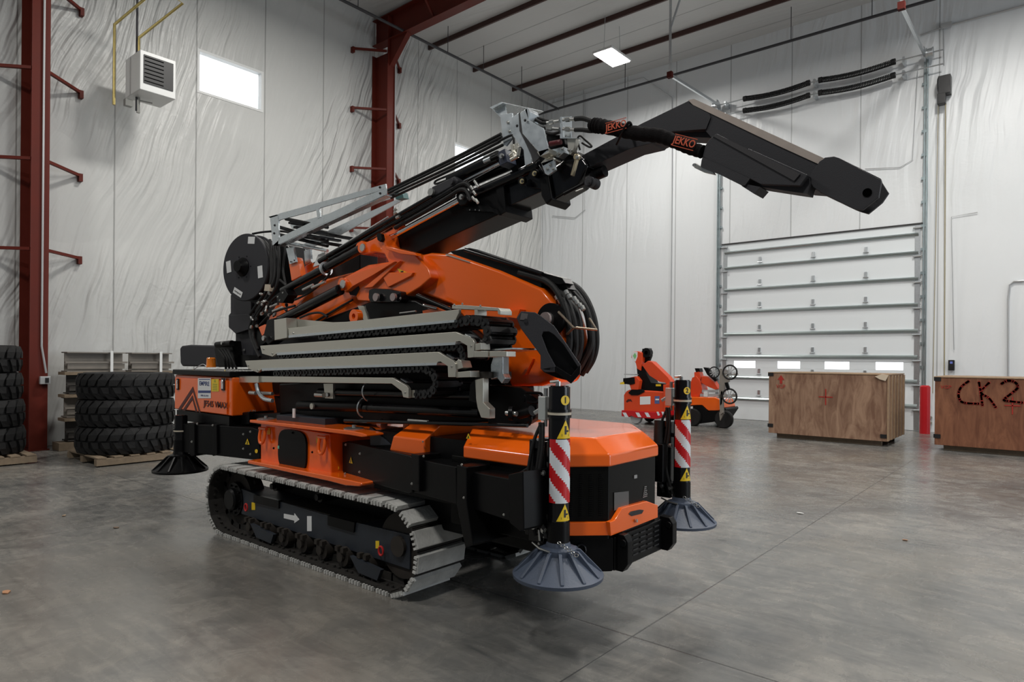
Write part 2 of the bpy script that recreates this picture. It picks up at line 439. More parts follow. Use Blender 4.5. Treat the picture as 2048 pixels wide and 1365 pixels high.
for x in (DX0 + 0.05, DX1 - 0.07):
    MB().box((x, YW - 0.004, DZ / 2), (0.11, 0.01, DZ - 0.05)).build('end_stile', M_GALV, door)
    for k in range(1, 9):
        r = MB().box((x, YW - 0.03, zj[k] - 0.09), (0.13, 0.03, 0.05)); r.cyl((x - 0.09, YW - 0.05, zj[k] - 0.09), (x + 0.09, YW - 0.05, zj[k] - 0.09), 0.02, n=10)
        r.build('roller', M_GALV, door)
struct('trim_1', MB().box(((DX0 + DX1) / 2, YW - 0.012, DZ + 0.005), (DX1 - DX0 + 0.1, 0.03, 0.035)), mat('seal', (0.03, 0.03, 0.03), 0.6))
# lift tracks either side: uprights, then horizontal runs to hangers
trk = empty('door_track', (-5, 17.8, 0), 'galvanised lift tracks and shafts framing the closed overhead door', 'door track')
for i, x in enumerate((DX0 - 0.10, DX1 + 0.06)):
    t = MB(); t.box((x, YW - 0.07, 4.33), (0.035, 0.03, 8.66)); t.box((x + (0.05 if i else -0.05), YW - 0.05, 4.33), (0.03, 0.09, 8.66))
    for z in [0.4 + 0.55 * k for k in range(15)]: t.box((x, YW - 0.04, z), (0.12, 0.06, 0.06))
    t.build('vertical_track', M_TRK, trk)
    c = [Vector((x, YW - 0.08 - 0.25 * (1 - math.cos(a)), 8.6 + 0.25 * math.sin(a))) for a in [k * PI / 12 for k in range(7)]]
    MB().tube(c, 0.028, n=8).build('curved_track', M_GALV, trk)
# hangers, seen hanging from the roof
for (px, py, y) in ((1340, 150, 14.4), (1803, 12, 14.0)):
    p = at_y(px, py, y)
    MB().box((p.x, p.y, (p.z + ZC) / 2), (0.045, 0.045, ZC - p.z)).build('track_hanger', M_GALV, trk)
    MB().box((p.x, p.y, p.z), (0.12, 0.1, 0.14)).build('hanger_bracket', mat('bracket_red', (0.05, 0.008, 0.006), 0.7, spec=0.1), trk)
    MB().bar(p, (DX0 - 0.1 if px < 1500 else DX1 + 0.06, YW - 0.1, 8.75), 0.05, 0.07).build('angled_track', M_GALV, trk)
b2 = MB().bar(at_y(1340, 60, 14.4), at_y(1362, -8, 14.4), 0.035, 0.035).build('hanger_brace', M_GALV, trk)
for z in (8.70, 8.38):
    MB().cyl((DX0 - 0.35, YW - 0.3, z), (DX1 + 0.45, YW - 0.3, z), 0.016, n=10).build('shaft', M_GALV, trk)
    for x in (DX0 + 0.12, -4.92, DX1 - 0.35):
        MB().box((x, YW - 0.15, z), (0.05, 0.3, 0.14)).build('bearing_plate', M_GALV, trk)
for x in (DX0 - 0.13, DX1 + 0.18):
    d = MB(); d.cyl((x - 0.06, YW - 0.3, 8.70), (x + 0.06, YW - 0.3, 8.70), 0.10, n=20); d.cyl((x - 0.07, YW - 0.3, 8.70), (x - 0.05, YW - 0.3, 8.70), 0.12, n=20); d.cyl((x + 0.05, YW - 0.3, 8.70), (x + 0.07, YW - 0.3, 8.70), 0.12, n=20)
    d.build('cable_drum', M_GALV, trk)
k = 0
for (x0, x1, nm) in ((-6.68, -5.06, 'short'), (-4.77, -3.15, 'long')):
    for z in (8.70, 8.38):
        dz = 0.0
        s = MB(); N = 46; pts = []
        for q in range(N * 8 + 1):
            t = q / (N * 8); a = t * N * 2 * PI; sag = -0.06 * math.sin(PI * t) * (1 if nm == 'long' else 1)
            pts.append((x0 + (x1 - x0) * t, YW - 0.3 + 0.062 * math.cos(a), z + sag + 0.062 * math.sin(a)))
        s.tube(pts, 0.014, n=5)
        for x in (x0, x1): s.cyl((x - 0.04, YW - 0.3, z), (x + 0.04, YW - 0.3, z), 0.072, n=14)
        o = s.build('torsion_spring', M_RUB)
        tag(o, 'black coiled torsion spring above the overhead door, %s of the %s pair' % ('upper' if z > 8.5 else 'lower', 'left' if nm == 'short' else 'right'), 'spring', 'torsion springs on the door shafts')
# hoist operator with hanging chain
ho = empty('door_opener', (-2.14, YW - 0.2, 7.6), 'black wall-mounted chain hoist motor right of the overhead door track', 'door opener')
h = MB(); h.box((-2.14, YW - 0.16, 7.92), (0.24, 0.24, 0.42)); h.box((-2.19, YW - 0.22, 7.6), (0.16, 0.18, 0.24)); h.cyl((-2.27, YW - 0.19, 7.95), (-2.25, YW - 0.19, 7.95), 0.17, n=20)
h.build('motor_housing', M_BLACK, ho, bevel=0.01)
for dx, r in ((-0.12, 0.009), (0.02, 0.014)):
    MB().cyl((-2.14 + dx, YW - 0.2, 7.5), (-2.14 + dx * 1.6, YW - 0.1, 0.9), r, n=6).build('pull_chain', mat('chain_brass', (0.42, 0.37, 0.25), 0.4, 0.7), ho)
# sprinkler mains
spk = empty('sprinkler_pipe', (-12.5, 17, 9.6), 'dark steel sprinkler main running under the ceiling along two walls', 'pipe')
MB().cyl((-12.6, -6, 9.70), (-12.6, 17.3, 9.70), 0.035, n=10).build('pipe_run', M_PIPE, spk)
MB().cyl((-13.5, 17.0, 9.58), (10, 17.0, 9.58), 0.035, n=10).build('pipe_run', M_PIPE, spk)
for (px, py) in ((1128, 150), (1250, 178), (1582, 75), (1744, 32)):
    p = at_y(px, py, 17.0); MB().cyl((p.x, 17.0, 9.58), (p.x, 17.0, ZC), 0.01, n=6).build('hanger_rod', M_PIPE, spk)
for y in (7.0, 9.4, 12.3, 13.7, 15.4):
    MB().cyl((-12.6, y, 9.70), (-12.6, y, ZC), 0.009, n=6).build('hanger_rod', M_PIPE, spk)
# roof straps: dark steel lines across the ceiling
for k, y in enumerate((5.1, 7.0, 8.9, 12.72, 14.55, 16.4)):
    MB().box((-1.2, y, 10.35), (25.2, 0.05, 0.13)).build('trim_%d' % (k + 2), M_JOIST, smooth=False)['kind'] = 'structure'
# steel frames: column with girt braces, rafter
def ibeam(mb, p, q, w, h, side, tf=0.018, tw=0.014):
    """I-section from p to q; side = flange width direction, h across flanges"""
    p = Vector(p); q = Vector(q); d = (q - p).normalized(); sd = Vector(side).normalized(); u = d.cross(sd).normalized()
    c = (p + q) / 2; Ln = (q - p).length
    for sgn in (-1, 1): mb.box(c + u * sgn * (h / 2 - tf / 2), (Ln, w, tf), (d, sd, u))
    mb.box(c, (Ln, tw, h - 2 * tf), (d, sd, u))
    return mb
GZ = [3.37, 4.87, 6.38, 7.88, 9.37]
for i, yc in enumerate((3.40, 10.87)):
    col = empty('steel_column', (-13.5, yc, 0), ['red oxide steel column behind the tire stacks, left of the hanging heater', 'red oxide steel column behind the crane boom, carrying the roof beam'][i], 'column', 'steel frame columns')
    c = MB(); ibeam(c, (-13.47, yc, 0.02), (-13.47, yc, 9.4 if i else 10.4), 0.26, 0.62, (0, 1, 0)); c.box((-13.47, yc, 0.01), (0.66, 0.32, 0.02))
    c.build('column_shaft', M_RED, col)
    for z in GZ:
        for s in (-1, 1):
            if i == 0 and s < 0 and False: continue
            b = MB(); b.bar((-13.2, yc + s * 0.12, z), (XL + 0.06, yc + s * 0.74, z), 0.05, 0.05); b.box((XL + 0.05, yc + s * 0.76, z - 0.04), (0.1, 0.06, 0.14))
            b.build('girt_brace', M_RED, col, smooth=False)
    cd = MB()
    if i == 0: cd.tube([(-13.13, yc + 0.03, 10), (-13.13, yc + 0.03, 1.75), (-13.10, yc + 0.09, 1.3)], 0.017, n=8, sm=0)
    else: cd.tube([(-12.6, yc + 0.1, 9.6), (-12.8, yc + 0.1, 9.45), (-13.1, yc + 0.1, 9.3), (-13.13, yc + 0.1, 9.1), (-13.13, yc + 0.1, 1.2)], 0.017, n=8)
    cd.build('conduit', M_GREY, col)
    if i == 0:
        bx = MB().box((-13.09, yc + 0.07, 1.18), (0.07, 0.15, 0.13)).build('outlet_box', M_GREY, col, bevel=0.006)
        MB().box((-13.05, yc + 0.09, 1.18), (0.012, 0.05, 0.08)).build('socket', M_BLACK, bx)
rf = empty('roof_beam', (-8, 10.87, 9.3), 'deep red oxide roof beam running up from the column across the ceiling', 'beam')
r = MB(); ibeam(r, (-13.78, 10.87, 9.98), (9.0, 10.87, 10.2), 0.26, 0.66, (0, 1, 0)); r.prism([(-13.16, 10.80, 9.0), (-12.5, 10.80, 9.66), (-13.16, 10.80, 9.66)], (0, 0.14, 0)); r.box((-13.16, 10.87, 9.66), (0.02, 0.26, 1.2))
r.build('beam_section', M_RED, rf)
for x in (-11.6, -9.8):
    MB().bar((x, 10.87, 9.72), (x + 0.1, 10.2, 10.35), 0.05, 0.05).build('flange_brace', M_RED, rf, smooth=False)
    MB().bar((x, 10.87, 9.72), (x + 0.1, 11.5, 10.35), 0.05, 0.05).build('flange_brace', M_RED, rf, smooth=False)
# lamp in view
lp = empty('high_bay_light', (-9.08, 14.8, 9.42), 'lit white rectangular high-bay light hanging below the ceiling', 'ceiling light')
MB().box((-9.08, 14.8, 9.50), (0.58, 0.98, 0.06)).build('housing', M_WHITE, lp, bevel=0.01)
MB().box((-9.08, 14.8, 9.458), (0.52, 0.92, 0.02)).build('diffuser', mat('lamp', (1, 1, 1), 0.5, emit=(1, 0.97, 0.92), estr=14), lp)
for s in (-1, 1): MB().cyl((-9.08, 14.8 + s * 0.4, 9.53), (-9.08, 14.8 + s * 0.35, ZC), 0.006, n=6).build('suspension_wire', M_GREY, lp)
# heater on its brass-coloured gas pipes
ht = empty('unit_heater', (-12.6, 4.95, 6.2), 'white gas unit heater with black louvres hanging high on the left wall', 'heater')
H = [at_x(280, 98, -12.5), at_x(352, 122, -12.5), at_x(350, 205, -12.5), at_x(280, 181, -12.5)]
hb = MB(); hy0, hy1, hz0, hz1 = 4.69, 5.30, 6.30, 7.0
hb.box((-12.84, (hy0 + hy1) / 2, (hz0 + hz1) / 2), (0.66, hy1 - hy0, hz1 - hz0))
hb.build('casing', M_WHITE, ht, bevel=0.012)
MB().box((-12.505, 5.0, 6.68), (0.02, 0.50, 0.50)).build('air_outlet', mat('heater_dark', (0.01, 0.01, 0.011), 0.5), ht)
for k in range(7): MB().box((-12.49, 4.92, 6.47 + k * 0.07), (0.022, 0.32, 0.006), (Vector((0.9, 0, 0.4)).normalized(), Vector((0, 1, 0)), Vector((-0.4, 0, 0.9)).normalized())).build('louvre', M_BLACK, ht)
M_BRASS = mat('yellow_zinc', (0.34, 0.27, 0.10), 0.32, 0.8, var=0.25, vscale=10)
MB().tube([(-12.86, 4.66, 5.95), (-12.86, 4.35, 6.0), (-12.86, 4.35, 6.1)], 0.001, n=4)
MB().tube([(-12.75, 4.36, 5.98), (-12.75, 4.36, 7.38), (-12.3, 4.9, 8.1)], 0.024, n=10).build('gas_pipe', M_BRASS, ht)
MB().tube([(-12.86, 4.80, 6.9), (-12.86, 4.80, 7.35), (-12.3, 5.32, 8.0), (-12.3, 4.9, 8.14)], 0.024, n=10).build('gas_pipe', M_BRASS, ht)
MB().cyl((-12.95, 4.80, 6.05), (-12.95, 4.80, ZC), 0.02, n=8).build('hanger_rod', M_PIPE, ht)
mbx = MB().box((-12.95, 4.66, 6.15), (0.1, 0.12, 0.12)); mbx.cyl((-12.95, 4.83, 6.02), (-12.95, 4.83, 6.32), 0.03, n=10); mbx.cyl((-12.95, 4.8, 6.25), (-12.9, 5.05, 6.25), 0.012, n=8)
mbx.build('gas_valve', mat('valve_grey', (0.3, 0.3, 0.28), 0.4, 0.6), ht)
# conduits on the door wall
def conduit(pts, label, r=0.012, y=17.96):
    P = [at_y(px, py, y) for px, py in pts]
    o = MB().tube(P, r, n=7).build('conduit', M_GREY); return tag(o, label, 'conduit', 'wall conduits')
conduit([(1104, 207), (1287, 155), (1344, 195), (1344, 330), (1340, 800)], 'thin grey conduit dropping behind the jib elbow to the small cranes')
conduit([(1170, 190), (1170, 420), (1150, 436), (1105, 432)], 'thin grey conduit curling behind the crane boom nose')
conduit([(1887, 55), (1888, 130)], 'short grey conduit feeding the hoist motor from above', 0.014)
conduit([(1836, 130), (1825, 320), (1800, 335), (1730, 338)], 'thin grey conduit bending away beside the right door track', 0.009)
conduit([(1908, 700), (1903, 434), (1955, 425)], 'thin grey conduit above the push button box by the door', 0.009)
c5 = conduit([(2016, 752), (2016, 600), (2019, 570), (2028, 563), (2048, 562)], 'grey conduit with a rounded bend above the dark crate', 0.022)
conduit([(1841, 71), (1893, 52), (2060, 8)], 'grey conduit running to the right under the ceiling from a junction box', 0.02)
jb = MB().box(at_y(1893, 50, 17.90), (0.2, 0.05, 0.11)).build('junction_box', M_GREY); tag(jb, 'small grey junction box on the ceiling conduit right of the door', 'junction box')
pb = empty('push_button_box', at_y(1903, 731, 17.92), 'small black push button box on the wall above the dark crate', 'control box')
q = at_y(1903, 731, 17.92); MB().box(q, (0.12, 0.08, 0.24)).build('housing', M_BLACK, pb, bevel=0.01)
MB().box(q + Vector((0, -0.045, 0.06)), (0.05, 0.012, 0.05)).build('button', mat('blue_btn', (0.15, 0.2, 0.6), 0.4), pb)
for k, (px, py) in enumerate(((1857, 835), (1857, 846))):
    o = MB().box(at_y(px, py, 17.95), (0.14, 0.05, 0.05)).build('wall_sensor', mat('sensor', (0.28, 0.26, 0.22), 0.5), bevel=0.006)
    tag(o, ['small tan sensor low on the wall beside the red bollard, upper one', 'small tan sensor low on the wall beside the red bollard, lower one'][k], 'sensor', 'door sensors')
# bollard
bo = MB(); bo.cyl((-2.42, 17.45, 0), (-2.42, 17.45, 1.06), 0.105, n=24); bo.cyl((-2.42, 17.45, 1.06), (-2.42, 17.45, 1.09), 0.105, 0.07, n=24)
tag(bo.build('bollard', mat('bollard_red', (0.45, 0.006, 0.012), 0.4)), 'bright red steel bollard guarding the right door track', 'bollard')
# ------------------------------------------------------------------ crates
def plywood(name, c1, c2):
    m = bpy.data.materials.new(name); m.use_nodes = True; nt = m.node_tree; L = nt.links; b = nt.nodes['Principled BSDF']
    tc = nd(nt, 'ShaderNodeTexCoord'); mp = nd(nt, 'ShaderNodeMapping'); mp.inputs['Scale'].default_value = (3.0, 3.0, 0.7)
    L.new(tc.outputs['Object'], mp.inputs[0])
    n = nd(nt, 'ShaderNodeTexNoise'); n.inputs['Scale'].default_value = 2.2; n.inputs['Detail'].default_value = 7; n.inputs['Distortion'].default_value = 1.4; n.inputs['Roughness'].default_value = 0.62
    L.new(mp.outputs[0], n.inputs['Vector'])
    cr = nd(nt, 'ShaderNodeValToRGB'); L.new(n.outputs['Fac'], cr.inputs[0]); e = cr.color_ramp.elements
    e[0].position = 0.36; e[0].color = (*c1, 1); e[1].position = 0.66; e[1].color = (*c2, 1)
    L.new(cr.outputs[0], b.inputs['Base Color']); b.inputs['Roughness'].default_value = 0.6
    return m
M_PLY = plywood('plywood_tan', (0.17, 0.085, 0.05), (0.34, 0.21, 0.135))
M_PLY2 = plywood('plywood_red', (0.13, 0.042, 0.018), (0.24, 0.095, 0.045))
M_SPRAY = mat('red_spray', (0.34, 0.018, 0.010), 0.6)
M_BATTEN = mat('batten', (0.30, 0.20, 0.12), 0.7, var=0.3, vscale=15)
def crate(x0, x1, y0, y1, z1, mp, label, back=True):
    c = empty('shipping_crate', ((x0 + x1) / 2, y0, 0), label, 'crate')
    zb = 0.10
    MB().box(((x0 + x1) / 2, (y0 + y1) / 2, (zb + z1) / 2), (x1 - x0, y1 - y0, z1 - zb)).build('side_panel', mp, c, bevel=0.004)
    lid = MB().box(((x0 + x1) / 2, (y0 + y1) / 2, z1 + 0.009), (x1 - x0 + 0.03, y1 - y0 + 0.03, 0.018)).build('lid', M_BATTEN, c)
    for y in (y0 + 0.2, (y0 + y1) / 2, y1 - 0.2):
        MB().box(((x0 + x1) / 2, y, 0.05), (x1 - x0 - 0.25, 0.1, 0.1)).build('skid', M_WOOD, c)
    for y in [y0 + 0.03 + k * (y1 - y0 - 0.06) / 5 for k in range(6)]:
        MB().box((x1 + 0.012, y, (zb + z1) / 2), (0.024, 0.1, z1 - zb - 0.02)).build('batten', M_BATTEN, c)
    for (x, z) in ((x0 + 0.04, z1 - 0.03), (x0 + 0.04, 0.26), (x1 - 0.06, 0.2)):
        MB().box((x, y0 - 0.008, z), (0.11, 0.014, 0.07)).build('corner_strap', M_BLACK, c)
    return c
c1 = crate(-4.78, -2.57, 14.15, 15.75, 1.36, M_PLY, 'long tan plywood crate with a red arrow mark standing before the overhead door')
rx = Vector((1, 0, 0)); uz = Vector((0, 0, 1)); yv = Vector((0, 1, 0))
text('stencil_text', 'VGP', 0.11, (-4.53, 14.13, 1.08), rx, uz, M_SPRAY, c1, 0.002, sx=0.9)
ar = MB(); ar.prism([(-4.60, 14.145, 1.22), (-4.46, 14.145, 1.22), (-4.53, 14.145, 1.32)], (0, -0.004, 0)); ar.box((-4.53, 14.143, 1.18), (0.05, 0.004, 0.08)); ar.build('arrow_mark', M_SPRAY, c1)
cx = MB(); cx.box((-3.66, 14.145, 0.9), (0.02, 0.006, 0.32)); cx.box((-3.66, 14.145, 0.9), (0.26, 0.006, 0.02)); cx.build('cross_mark', M_SPRAY, c1)
tx = MB(); tx.prism([(-2.78, 14.14, 1.33), (-2.66, 14.14, 1.38), (-2.55, 14.14, 1.36), (-2.6, 14.14, 1.25), (-2.7, 14.14, 1.28)], (0, -0.03, 0)); tx.build('torn_wrap', mat('wrap', (0.6, 0.5, 0.38), 0.5), c1)
c2 = crate(-1.83, 0.7, 14.3, 15.9, 1.335, M_PLY2, 'red-brown plywood crate sprayed with letters at the right edge')
def stroke(pts, r=0.021):
    sp = MB()
    P = smooth([Vector((at_y(px, py, 14.29).x, 14.29, at_y(px, py, 14.29).z)) for px, py in pts], 14)
    for k in range(len(P) - 1):
        d = (P[k + 1] - P[k]); 
        if d.length < 1e-5: continue
        dn = d.normalized(); sp.cyl(P[k] - yv * 0.003, P[k] + yv * 0.0, r, n=12)
    return sp
l1 = stroke([(1937, 763), (1922, 775), (1917, 790), (1922, 803), (1935, 807), (1958, 808)])
l2 = stroke([(1958, 765), (1962, 790), (1965, 812)]); l3 = stroke([(1978, 766), (1962, 785), (1978, 797), (1992, 816)])
l4 = stroke([(2003, 768), (2015, 762), (2030, 765), (2035, 776), (2022, 788), (2008, 800), (2020, 803), (2046, 806)])
for l_ in (l1, l2, l3, l4): l_.build('spray_letter', M_SPRAY, c2)
cx = MB(); q = at_y(2025, 812, 14.29); cx.box((q.x, 14.293, q.z), (0.018, 0.006, 0.3)); cx.box((q.x, 14.293, q.z), (0.22, 0.006, 0.018)); cx.build('cross_mark', M_SPRAY, c2)
q = at_y(1892, 775, 14.29); text('stencil_text', 'VGP', 0.09, (q.x, 14.288, q.z), rx, uz, M_SPRAY, c2, 0.002)

# ------------------------------------------------------------------ pallets, tires, stacked steel forms
def pallet(cx, cy, w, d, label, z0=0.0, group=None):
    o = empty('pallet', (cx, cy, z0), label, 'pallet', group)
    for k in range(6):
        MB().box((cx, cy - d / 2 + 0.07 + k * (d - 0.14) / 5, z0 + 0.125), (w, 0.12, 0.02)).build('deck_board', M_WOOD, o, smooth=False)
    for x in (-w / 2 + 0.05, 0, w / 2 - 0.05):
        MB().box((cx + x, cy, z0 + 0.065), (0.1, d, 0.09)).build('stringer', M_WOOD, o, smooth=False)
    return o
def tire_mesh(R, W, n, turn=0.0, parent=None):
    """lying tire: chunky blocks in two staggered rows round a carcass"""
    ri = R * 0.55
    t = MB(); t.lathe([(ri, 0.02), (ri + 0.02, 0.0), (R * 0.86, 0.0), (R - 0.05, 0.035), (R - 0.035, 0.06), (R - 0.035, W - 0.06), (R - 0.05, W - 0.035), (R * 0.86, W), (ri + 0.02, W), (ri, W - 0.02), (ri - 0.01, W / 2), (ri, 0.02)], n=56)
    o = t.build('carcass', M_RUB, parent)
    bl = MB()
    for k in range(n):
        for row in (0, 1):
            a0 = 2 * PI * (k + 0.5 * row) / n + turn; da = 2 * PI / n * 0.68
            z0, z1 = (0.012, W * 0.47) if row == 0 else (W * 0.53, W - 0.012)
            sk = 0.10 * (1 if row == 0 else -1)
            def P(a, z, r): return Vector((r * math.cos(a), r * math.sin(a), z)) + Vector(ORG[parent])
            rin = R - 0.07; ro = R
            q = [(a0 + sk * 0.5, z0), (a0 + da + sk * 0.5, z0), (a0 + da * 0.8 - sk * 0.5, (z0 + z1) / 2 + 0.0), (a0 + da - sk, z1), (a0 - sk, z1), (a0 - da * 0.2, (z0 + z1) / 2)]
            i = len(bl.v); edge = 0.035
            for (a, z) in q:
                rr = ro - (0.03 if (z < edge or z > W - edge) else 0)
                bl.v.append(P(a, z, rin)); 
            for (a, z) in q:
                rr = ro - (0.028 if (z < edge or z > W - edge) else 0)
                bl.v.append(P(a, z, rr))
            m_ = len(q)
            bl.f.append([i + m_ + j for j in range(m_)]); bl.mi.append(0)
            for j in range(m_):
                j2 = (j + 1) % m_; bl.f.append([i + j, i + j2, i + m_ + j2, i + m_ + j]); bl.mi.append(0)
    bl.build('tread', M_RUB, parent, smooth=False)
    return o
def tire(loc, R, W, label, group, n=26, turn=0.0):
    e = empty('tire', loc, label, 'tire', group); 
    ORG[e] = Vector(loc)
    tr = tire_mesh2(e, R, W, n, turn)
    return e
def tire_mesh2(e, R, W, n, turn):
    sv = ORG[e]; ORG[e] = Vector((0, 0, 0)); c = tire_mesh(R, W, n, turn, e); ORG[e] = sv
    for q in bpy.data.objects:
        if q.parent == e: ORG[q] = sv
TX, TY, TR, TW = -11.25, 4.06, 0.66, 0.40
pallet(TX + 0.05, TY, 1.25, 1.25, 'wooden pallet on the floor under the stack of three big tires')
pos = ['bottom', 'middle', 'top']
t0 = tire((TX, TY, 0.136), TR + 0.02, TW, 'big black lug tire, bottom one of the three-tire stack in front of the steel forms', 'stack of three tires by the left wall')
for k in (1, 2):
    c = copy_tree(t0, None, Vector((0.02 - 0.05 * k, 0.02 * k, k * (TW + 0.002)))); c.rotation_euler.z = 0.7 * k
    c['label'] = ['', 'big black lug tire, middle one of the three-tire stack in front of the steel forms', 'big black lug tire on top of the three-tire stack in front of the steel forms'][k]
pallet(-12.3, 2.45, 1.3, 1.1, 'wooden pallet under the tire stack at the left edge of the picture')
u0 = tire((-12.35, 2.42, 0.136), 0.60, 0.40, 'black tire at the left edge of the picture, lowest of its stack', 'tire stack at the left edge', n=22, turn=0.3)
for k in range(1, 4):
    c = copy_tree(u0, None, Vector((0.03 * (k % 2), -0.02 * k, k * 0.402))); c.rotation_euler.z = 0.9 * k
    c['label'] = 'black tire at the left edge of the picture, ' + ['', 'second from the floor in its stack', 'third from the floor in its stack', 'top of its stack'][k]
# a second kind lying behind the orange box
M_STEEL = mat('weathered_steel', (0.20, 0.18, 0.155), 0.55, 0.3, var=0.35, vscale=5)
M_STEEL2 = mat('dark_steel', (0.06, 0.055, 0.05), 0.5, 0.3, var=0.3, vscale=8)
fs = [(0.15, 0.02), (0.55, 0.0), (0.95, 0.03), (1.32, 0.0)]
for k, (z, dy) in enumerate(fs):
    for j, (ya, yb) in enumerate(((3.72, 4.62), (4.72, 5.42))):
        o = MB(); hgt = 0.34
        ibeam(o, (-13.0, ya + dy, z + hgt / 2), (-13.0, yb + dy, z + hgt / 2), 0.3, hgt, (1, 0, 0), tf=0.02, tw=0.02)
        o.use(M_STEEL) if False else None
        o.box((-12.86, (ya + yb) / 2 + dy, z + hgt * 0.48), (0.05, yb - ya + 0.06, 0.03)); o.box((-12.88, (ya + yb) / 2 + dy, z + hgt * 0.28), (0.04, yb - ya - 0.02, 0.09))
        ob = o.build('steel_beam', M_STEEL if k % 2 or k == 3 else M_STEEL2, smooth=False)
        tag(ob, 'grey steel beam piece behind the three tires, %s level of the stack, %s end' % (['lowest', 'second', 'third', 'top'][k], ['left', 'right'][j]), 'beam', 'stacked steel beams by the left wall')
for k, z in enumerate((0.07, 0.515, 0.915, 1.295)):
    o = MB().box((-12.98, 4.55, z), (0.34, 1.75 if k else 1.9, 0.05 if k else 0.13)).build('timber_spacer', M_WOOD, smooth=False)
    tag(o, 'weathered timber under the steel beams behind the tires, %s level' % ['floor', 'second', 'third', 'top'][k], 'timber', 'timbers between the steel beams')
for y in (4.38, 5.2):
    s = MB(); s.box((-12.795, y, 0.9), (0.004, 0.045, 1.56)); s.box((-12.98, y, 1.682), (0.37, 0.045, 0.004))
    tag(s.build('strap', M_WHITE, smooth=False), 'white strap tied over the stacked steel beams, %s one' % ('left' if y < 5 else 'right'), 'strap', 'white straps over the steel beams')

# ------------------------------------------------------------------ floor litter
for k, (px, py, c) in enumerate(((1600, 1028, (0.7, 0.7, 0.68)), (1810, 1082, (0.35, 0.2, 0.12)), (12, 1186, (0.4, 0.2, 0.1)), (232, 1057, (0.2, 0.14, 0.1)), (128, 1033, (0.3, 0.22, 0.15)), (1628, 882, (0.1, 0.09, 0.08)))):
    p = at_z(px, py, 0.0); o = MB(); random.seed(k)
    pts = [p + Vector((math.cos(a) * random.uniform(0.02, 0.045), math.sin(a) * random.uniform(0.012, 0.03), 0.001 + random.uniform(0, 0.006))) for a in [q * PI / 3 for q in range(6)]]
    o.prism(pts, (0, 0, 0.006))
    lab = ['small white paper scrap on the open floor right of the crane', 'brown wood chip on the open floor at the right', 'orange-brown leaf scrap at the left edge of the floor', 'dark brown chip on the floor left of the crawler track', 'tan chip on the floor in front of the tire pallet', 'dark chip on the floor left of the tan crate'][k]
    tag(o.build('debris', mat('chip%d' % k, c, 0.7), smooth=False), lab, 'debris')
# ------------------------------------------------------------------ the big crawler crane
M_OR = mat('orange_paint', (0.88, 0.130, 0.005), 0.2, coat=0.6, var=0.06, vscale=2)
M_GLOSS = mat('gloss_black', (0.004, 0.004, 0.005), 0.18, spec=0.4)
M_SATIN = mat('satin_black', (0.0035, 0.0035, 0.004), 0.36, spec=0.17)
M_JIB = mat('textured_black', (0.030, 0.030, 0.035), 0.62, bump=0.15, bscale=260, spec=0.35)
M_CHROME = mat('chrome', (0.80, 0.81, 0.83), 0.07, 1.0)
M_ZINC = mat('zinc_plate', (0.62, 0.67, 0.70), 0.28, 0.8, var=0.12, vscale=14)
M_NICK = mat('nickel_plate', (0.62, 0.60, 0.53), 0.3, 0.8)
M_STEELB = mat('bolt_steel', (0.55, 0.55, 0.53), 0.28, 0.9)
M_PAD = mat('track_pad', (0.50, 0.50, 0.48), 0.75, var=0.4, vscale=11, bump=0.4, bscale=45)
M_LINK = mat('track_link', (0.02, 0.018, 0.016), 0.6, var=0.5, vscale=20)
M_FRAME = mat('track_frame_paint', (0.020, 0.025, 0.034), 0.48, var=0.45, vscale=9)
M_DIRT = mat('dirty_metal', (0.022, 0.017, 0.013), 0.7, var=0.5, vscale=14)
M_BLUEG = mat('foot_blue_grey', (0.055, 0.072, 0.108), 0.5, var=0.2, vscale=12, bump=0.15, bscale=70)
M_YEL = mat('sticker_yellow', (0.80, 0.55, 0.02), 0.4)
M_STW = mat('sticker_white', (0.75, 0.76, 0.76), 0.4)
M_HZR = mat('hazard_red', (0.52, 0.008, 0.012), 0.35)
M_HZW = mat('hazard_white', (0.70, 0.74, 0.78), 0.35)
M_INK = mat('ink', (0.012, 0.012, 0.014), 0.5)
M_DEC = mat('decal_dark', (0.07, 0.008, 0.006), 0.4)
M_AMB = mat('amber_lens', (0.85, 0.22, 0.01), 0.15, coat=0.5)
M_CHN = mat('chain_plastic', (0.009, 0.009, 0.010), 0.42)
M_PINK = mat('pin_steel', (0.42, 0.35, 0.34), 0.38, 0.7)

CR = empty('crawler_crane', (-4.6, 3.67, 0), 'large orange and black crawler crane with folded boom and raised black jib', 'crane')
YC = 3.67
def nrm(a): A = rad(a); return Vector((math.sin(A), math.cos(A), 0))
def S(mb, pts, y, th, a=0.0, x0=-4.4):
    """solid from an outline drawn on the upright plane at y (turned a degrees), th deep"""
    return mb.prism([at_y(px, py, y, a, x0) for px, py in pts], nrm(a) * th)
def part(name, m, pts, y, th, a=0.0, x0=-4.4, parent=CR, bevel=0.0, label=None):
    o = S(MB(), pts, y, th, a, x0).build(name, m, parent, bevel=bevel)
    if label: o['label'] = label
    return o
def rpx(p, r): return r * (p - CAMP).dot(fw) / FOC
def rod(name, m, p, q, y, r, a=0.0, parent=CR, yq=None, r2=None, n=20, x0=-4.4):
    P = at_y(*p, y, a, x0); Q = at_y(*q, y if yq is None else yq, a, x0)
    return MB().cyl(P, Q, rpx(P, r), rpx(Q, r if r2 is None else r2), n=n).build(name, m, parent)
def hose(name, m, pts, r, parent=CR, sm=6, a=0.0, n=8):
    """pts = (px, py, y)"""
    P = [at_y(px, py, y, a) for px, py, y in pts]
    return MB().tube(P, rpx(P[0], r), n=n, sm=sm).build(name, m, parent)
